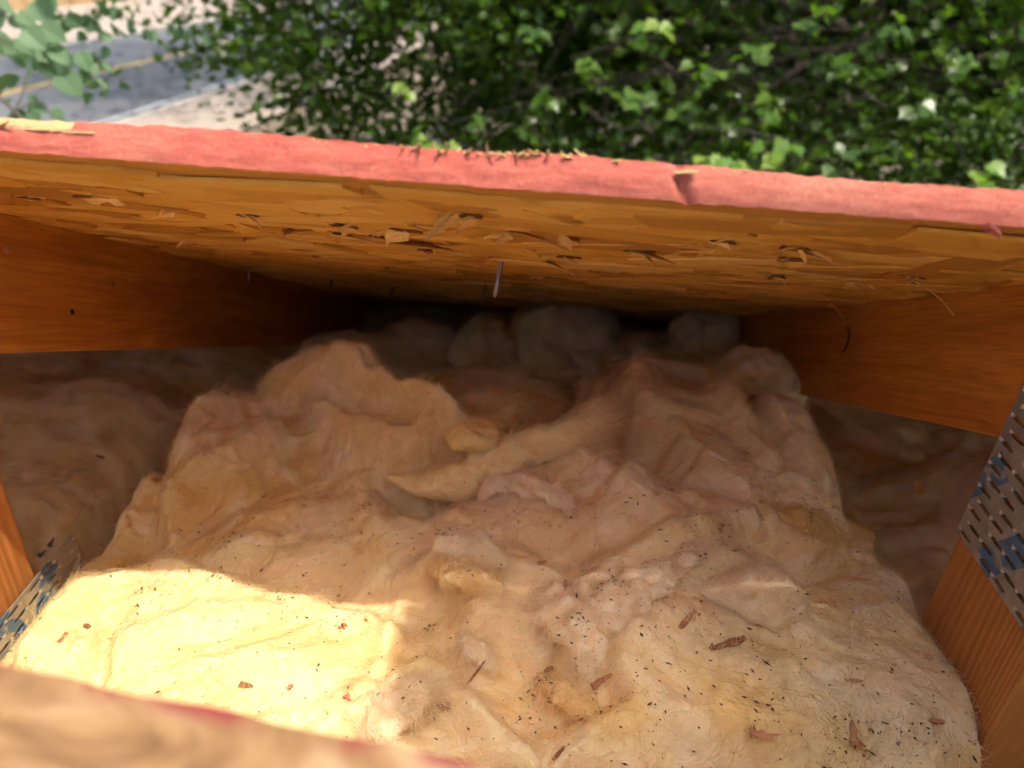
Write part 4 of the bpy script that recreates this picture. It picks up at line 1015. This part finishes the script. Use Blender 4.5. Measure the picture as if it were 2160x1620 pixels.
# grit: thousands of dark crumbs
NS = 80000
cx_, cy_ = rng.uniform(XL, XR, NS), rng.uniform(0.16, 0.62, NS)
dens = np.clip(0.55 * fbm(cx_ * 9, cy_ * 9, 51.0, 3) + 1.0 * fbm(cx_ * 30, cy_ * 30, 52.0, 3) - 0.22, 0, 1) ** 1.2 + 0.05
dens *= np.where(cy_ > 0.43, np.clip(1 - (cy_ - 0.43) / 0.08, 0.06, 1), 1.0)
dens = dens * (1 + 1.2 * sstep(-0.02, 0.15, cx_) * sstep(0.42, 0.36, cy_))
keep = rng.random(NS) < dens * 1.1
px_, py_ = cx_[keep], cy_[keep]; pz_ = zat(px_, py_) + 0.0012; n = len(px_)
sz = 0.00020 + 0.0010 * rng.random(n) ** 6; el = rng.uniform(0.8, 2.0, n); an = rng.uniform(0, math.pi, n)
base = np.array([(-1, 0, 0), (0, -0.5, 0.1), (1, 0, 0), (0, 0.5, -0.1), (0, 0, 0.5), (0, 0, -0.5)])
sv = base[None] * np.stack([sz * el, sz * 1.2, sz * 0.9], 1)[:, None, :] * (1 + 0.3 * rng.normal(size=(n, 6, 1)))
ca, sa = np.cos(an)[:, None], np.sin(an)[:, None]
SV = np.stack([sv[..., 0] * ca - sv[..., 1] * sa + px_[:, None], sv[..., 0] * sa + sv[..., 1] * ca + py_[:, None], sv[..., 2] + pz_[:, None]], -1).reshape(-1, 3)
bf = np.array([(0, 1, 4), (1, 2, 4), (2, 3, 4), (3, 0, 4), (1, 0, 5), (2, 1, 5), (3, 2, 5), (0, 3, 5)])
grit = mesh_np('bark_grit', SV, ((np.arange(n) * 6)[:, None, None] + bf[None]).reshape(-1, 3), M_SPECK)
tag(grit, 'dark brown grit and bark crumbs scattered over the glass wool', 'grit', kind='stuff')

# ------------------------------------------------------------------ trees
def tube(path, rad, k=7):
    path = np.asarray(path, float); T = np.gradient(path, axis=0); T /= np.linalg.norm(T, axis=1)[:, None] + 1e-9
    ref = np.array([0.3, 0.9, 0.2]); A = np.cross(T, ref); A /= np.linalg.norm(A, axis=1)[:, None] + 1e-9; B = np.cross(T, A)
    V = np.stack([path + (A * math.cos(a) + B * math.sin(a)) * np.asarray(rad)[:, None] for a in np.arange(k) * 2 * math.pi / k], 1).reshape(-1, 3)
    n_ = len(path); i = np.arange(n_ - 1)[:, None] * k; j = np.arange(k)[None]
    F_ = np.stack([(i + j).ravel(), (i + (j + 1) % k).ravel(), (i + k + (j + 1) % k).ravel(), (i + k + j).ravel()], 1)
    return V, F_
def join(parts):
    V, F_, o = [], [], 0
    for v, f in parts: V.append(v); F_.append(f + o); o += len(v)
    return np.concatenate(V), np.concatenate(F_)
def limb(a, b, r0, r1, n_=9, wob=0.12):
    a, b = np.asarray(a, float), np.asarray(b, float); t = np.linspace(0, 1, n_)[:, None]
    L = np.linalg.norm(b - a); off = rng.normal(0, 1, 3) * wob * L
    p = a + (b - a) * t + off * np.sin(t * math.pi) * 0.5 + rng.normal(0, 0.012 * L, (n_, 3)) * np.sin(t * math.pi)
    return tube(p, np.linspace(r0, r1, n_))
def leaf_cloud(P, size, kind='maple', droop=0.5):
    """leaves: each a folded blade of four triangles"""
    n_ = len(P)
    nrm = rng.normal(0, 0.55, (n_, 3)) + np.array([0.0, 0.0, 1.0]); nrm /= np.linalg.norm(nrm, axis=1)[:, None]
    d = rng.normal(0, 1, (n_, 3)); d[:, 2] -= droop; d -= nrm * (d * nrm).sum(1)[:, None]; d /= np.linalg.norm(d, axis=1)[:, None] + 1e-9
    b = np.cross(nrm, d); s_ = size * rng.uniform(0.6, 1.25, n_)[:, None]
    if kind == 'maple':
        loc_ = [(0, 0, 0), (0.15, 0.62, 0.06), (0.55, 0.30, 0.03), (0.62, 0.55, 0.0), (1.0, 0, -0.1), (0.62, -0.55, 0.0), (0.55, -0.30, 0.03), (0.15, -0.62, 0.06)]
        fs = [(0, 2, 1), (0, 4, 3), (0, 5, 4), (0, 7, 6), (0, 3, 2), (0, 6, 5)]
    else:
        loc_ = [(0, 0, 0), (0.45, 0.32, 0.08), (1.0, 0, -0.05), (0.45, -0.32, 0.08)]
        fs = [(0, 2, 1), (0, 3, 2)]
    V = np.stack([P + s_ * (d * x + b * y + nrm * z) for x, y, z in loc_], 1).reshape(-1, 3)
    m = len(loc_)
    return V, ((np.arange(n_) * m)[:, None, None] + np.array(fs)[None]).reshape(-1, 3)
LEAFM = {}
def leaf_data(kind, mat):
    """a single detailed leaf of unit length, shared by all leaves of its kind"""
    key = (kind, mat.name)
    if key in LEAFM: return LEAFM[key]
    if kind == 'maple':
        out_ = [(0.05, 0.10), (-0.05, 0.34), (0.16, 0.36), (0.20, 0.56), (0.38, 0.42), (0.55, 0.52), (0.56, 0.30), (0.72, 0.20), (0.80, 0.10)]
    else:
        out_ = [(0.0, 0.10), (0.04, 0.30), (0.18, 0.44), (0.38, 0.47), (0.60, 0.40), (0.80, 0.24), (0.92, 0.10)]
    L = out_ + [(1.0, 0)] + [(x, -y) for x, y in out_[::-1]] + [(0.0, 0.0)]
    v = [(x, y, 0.22 * abs(y) - 0.12 * x * x) for x, y in L]
    mid = len(v); v.append((0.45, 0, -0.03))
    n_ = len(L); f = [(mid, i, (i + 1) % n_) for i in range(n_)]
    o = len(v); v += [(0, 0.008, 0), (0, -0.008, 0), (-0.5, -0.006, -0.03), (-0.5, 0.006, -0.03)]; f.append((o, o + 1, o + 2, o + 3))
    ob = mesh_np('leaf', v, f, mat, smooth=False); LEAFM[key] = ob.data; bpy.data.objects.remove(ob); return LEAFM[key]
def put_leaf(parent, kind, mat, p, size, d, nrm):
    d = Vector(d).normalized(); nrm = Vector(nrm); nrm = (nrm - d * nrm.dot(d)).normalized()
    m = mw_axes(p, d * size, nrm.cross(d) * size, nrm * size)
    return inst('leaf', leaf_data(kind, mat), parent, m)
def crown_pts(c_, r, ncl, per, spread, hollow=0.45, squash=1.0):
    D = rng.normal(size=(ncl, 3)); D /= np.linalg.norm(D, axis=1)[:, None]
    rad = rng.uniform(hollow ** 3, 1, ncl) ** (1 / 3)
    rad = rad * (1 + 0.25 * noise3(D[:, 0] * 2 + c_[0], D[:, 1] * 2, D[:, 2] * 2))
    ctr = np.asarray(c_) + D * rad[:, None] * np.asarray(r)
    P = ctr[:, None, :] + rng.normal(0, 1, (ncl, per, 3)) * np.array([spread, spread, spread * 0.55])
    return ctr, P.reshape(-1, 3)
def tree(base, c_, r, ncl, per, spread, size, kind, mat, label, name='maple_tree', tr_=0.16, limbs=9, hollow=0.45):
    root = empty(name, tuple(base)); b0 = np.array(base, float); tag(root, label, 'tree', 'trees beyond the eave')
    ctr, P = crown_pts(c_, r, ncl, per, spread, hollow)
    P = P[~((np.abs(P[:, 0]) < 2.1) & (P[:, 1] < 2.75))]
    fork = b0 + (np.array(c_) - b0) * np.array([0.8, 0.8, 0.75]); fork[2] = c_[2] - 0.75 * r[2]
    V, F_ = limb(b0, fork, tr_, tr_ * 0.7, 12, 0.03)
    mesh_np('trunk', V - b0, F_, M_BARK, root, True)
    sel = rng.choice(len(ctr), min(limbs, len(ctr)), replace=False); parts = []
    top = np.array(c_) + np.array([0, 0, 0.7 * r[2]])
    parts.append(limb(fork, top, tr_ * 0.7, 0.02, 12, 0.1))
    for k in sel:
        f0 = fork + (top - fork) * rng.uniform(0, 0.5)
        parts.append(limb(f0, ctr[k], tr_ * rng.uniform(0.25, 0.45), 0.012, 10, 0.15))
    V, F_ = join(parts); lo = mesh_np('limbs', V - b0, F_, M_BARK, root, True)
    tp_ = []
    for k in range(min(len(ctr), 160)):
        m = sel[k % len(sel)]; tp_.append(limb(ctr[m] + (np.array(c_) - ctr[m]) * rng.uniform(0, 0.5), ctr[k], 0.012, 0.003, 5, 0.1))
    V, F_ = join(tp_); mesh_np('twigs', V - b0, F_, M_TWIG, root, True)
    V, F_ = leaf_cloud(P, size, kind)
    cr = mesh_np('crown', V - b0, F_, mat, root); cr['kind'] = 'stuff'
    return root, b0
t1, b1_ = tree((3.8, 11.4, ZG), (3.6, 10.6, 0.2), (5.4, 3.4, 4.4), 1000, 40, 0.34, 0.105, 'maple', M_MAPLE, 'dark green maple with a leaning limb, centre right behind the boards', limbs=12)
t2, b2_ = tree((-1.6, 13.2, ZG), (-1.6, 13.2, 0.0), (4.6, 3.6, 4.0), 820, 40, 0.38, 0.12, 'maple', M_MAPLE, 'dark green maple beside the street, left of centre')
t3, b3_ = tree((8.6, 14.0, ZG), (8.6, 13.6, 0.2), (4.8, 3.6, 5.0), 620, 44, 0.42, 0.17, 'maple', M_MAPLE, 'far maple behind the right of the leaf canopy')
t4, b4_ = tree((3.2, 19.5, ZG), (3.2, 19.2, 0.5), (7.0, 3.8, 5.8), 620, 44, 0.52, 0.20, 'maple', M_MAPLE, 'far maple behind the middle of the leaf canopy')
t5, b5_ = tree((4.9, 6.6, ZG), (4.9, 6.2, -2.2), (2.5, 1.9, 1.5), 260, 70, 0.20, 0.042, 'oval', M_ELM, 'small-leaved light green tree at the far right', 'elm_tree', 0.09)
t6, b6_ = tree((-7.6, 27.0, ZG), (-14.0, 30.5, 3.4), (8.5, 9.5, 2.3), 190, 40, 0.62, 0.24, 'maple', M_MAPLE, 'street tree whose crown spreads over the road and shades it', 'street_tree', 0.22)
# young bright sprigs on the near side of the big maple: (photo x, photo y, distance, leaves, young)
SPR = [(1560, 345, 3.9, 9, 1), (1500, 350, 4.0, 4, 1), (1690, 305, 4.2, 8, 1), (1350, 352, 3.8, 5, 1), (1395, 75, 4.6, 6, 1), (2110, 385, 3.9, 7, 1), (885, 295, 5.2, 9, 1), (930, 320, 5.0, 5, 1),
       (835, 190, 6.0, 6, 1), (1900, 45, 5.0, 8, 0), (1740, 30, 5.2, 9, 0), (1500, 150, 5.0, 9, 0), (1600, 110, 5.2, 8, 0), (1820, 130, 5.0, 9, 0), (1240, 130, 5.4, 9, 0), (1120, 60, 5.6, 9, 0),
       (1000, 250, 5.4, 8, 0), (1460, 240, 5.0, 7, 0), (1330, 200, 5.2, 8, 0), (2050, 120, 5.0, 9, 0), (1640, 220, 5.0, 8, 0), (1150, 200, 5.4, 8, 0), (1780, 340, 4.4, 7, 0), (1960, 220, 4.8, 8, 0)]
for px, py, ds, k, yg in SPR:
    d = ray(px, py); p0 = d / np.linalg.norm(d) * ds
    far = p0 + np.array([rng.normal(0, 0.3), 3.4, -0.9 + rng.normal(0, 0.2)])
    V, F_ = limb(far, p0, 0.010, 0.002, 9, 0.05); mesh_np('sprig', V - b1_, F_, M_TWIG, t1, True)
    for i in range(k):
        a = rng.uniform(0, 2 * math.pi); q = p0 + (far - p0) * rng.uniform(0, 0.09) + rng.normal(0, 0.035, 3)
        put_leaf(t1, 'maple', M_YOUNG if yg else M_MAPLE, q - b1_, rng.uniform(0.075, 0.12), (math.cos(a), math.sin(a) - 0.4, -0.45), (rng.normal(0, 0.35), rng.normal(0, 0.35) - 0.35, 1))
# aspen branches reaching in at the upper left
asp = empty('aspen_tree', (-3.3, 3.4, ZG)); ab = np.array((-3.3, 3.4, ZG)); tag(asp, 'aspen with rounded blue-green leaves reaching in at the upper left', 'tree')
V, F_ = limb(ab, ab + np.array([0.1, 0, 7.2]), 0.09, 0.05, 14, 0.02); mesh_np('trunk', V - ab, F_, simple('aspen_bark', (0.42, 0.40, 0.34), 0.8, 0, 18, 0.3), asp, True)
twigs = []
def aspen_twig(path, ds, n_, size, flat, jit=26):
    pts3 = []
    for px, py in path:
        d = ray(px, py); pts3.append(d / np.linalg.norm(d) * ds)
    pts3 = catmull(np.array(pts3), 24); twigs.append(tube(pts3, np.linspace(0.004, 0.0015, 24), 6))
    for i in range(n_):
        q = pts3[rng.integers(2, 24)] + rng.normal(0, jit / F_PX * ds, 3)
        a = rng.uniform(0, 2 * math.pi)
        if flat: nrm = (rng.normal(0, 0.4) + 0.1, rng.normal(0, 0.35) - 0.75, 0.8)
        else: nrm = (rng.normal(0, 0.7), rng.normal(0, 0.6), rng.normal(0, 0.6) + 0.2)
        put_leaf(asp, 'aspen', M_ASPEN, q - ab, size * rng.uniform(0.75, 1.15), (math.cos(a), 0.3 * math.sin(a), -0.7 + 0.4 * math.sin(a)), nrm)
aspen_twig([(-160, -60), (-40, 0), (40, 50), (110, 70)], 2.75, 26, 0.072, True, 34)
aspen_twig([(-160, 20), (-60, 60), (20, 90), (60, 120)], 2.70, 18, 0.068, True, 30)
aspen_twig([(-40, 60), (60, 100), (140, 120), (240, 135)], 3.3, 22, 0.055, False, 24)
aspen_twig([(60, -20), (150, 40), (220, 70), (300, 75)], 3.6, 20, 0.055, False, 22)
aspen_twig([(150, -30), (250, 30), (330, 60), (410, 60)], 3.9, 16, 0.055, False, 18)
aspen_twig([(140, 120), (200, 140), (235, 155), (215, 170)], 3.4, 9, 0.05, False, 14)
aspen_twig([(-20, 300), (20, 250), (40, 215), (60, 150)], 3.3, 6, 0.05, False, 14)
aspen_twig([(20, 250), (50, 225), (90, 215), (110, 250)], 3.3, 10, 0.05, False, 12)
aspen_twig([(110, 300), (108, 280), (112, 265), (115, 255)], 3.0, 3, 0.05, True, 4)
far0 = ab + np.array([0.05, 0, 5.3]); 
for px, py, ds in [(-160, -60, 2.75), (-160, 20, 2.7), (-40, 60, 3.3), (60, -20, 3.6), (150, -30, 3.9), (-20, 300, 3.3), (140, 120, 3.4), (110, 300, 3.0)]:
    d = ray(px, py); twigs.append(limb(far0 + rng.normal(0, 0.05, 3), d / np.linalg.norm(d) * ds, 0.014, 0.004, 10, 0.06))
V, F_ = join([(v_, f_) for v_, f_ in twigs]); mesh_np('twigs', V - ab, F_, M_TWIG, asp, True)
D_ = rng.normal(size=(1500, 3)); D_ /= np.linalg.norm(D_, axis=1)[:, None]
P = ab + np.array([0.0, 0.2, 7.4]) + D_ * rng.uniform(0.3, 1, (1500, 1)) * np.array([1.3, 1.2, 1.4])
D2 = rng.normal(size=(1500, 3)); D2 /= np.linalg.norm(D2, axis=1)[:, None]
P = np.vstack([P, np.array([-1.45, 2.75, 1.7]) + D2 * rng.uniform(0.2, 1, (1500, 1)) * np.array([1.0, 0.55, 0.6])])
P = P[P[:, 2] > 0.45]
V, F_ = leaf_cloud(P, 0.06, 'oval'); mesh_np('crown', V - ab, F_, M_ASPEN, asp)['kind'] = 'stuff'
print('built', len(bpy.data.objects), 'objects')
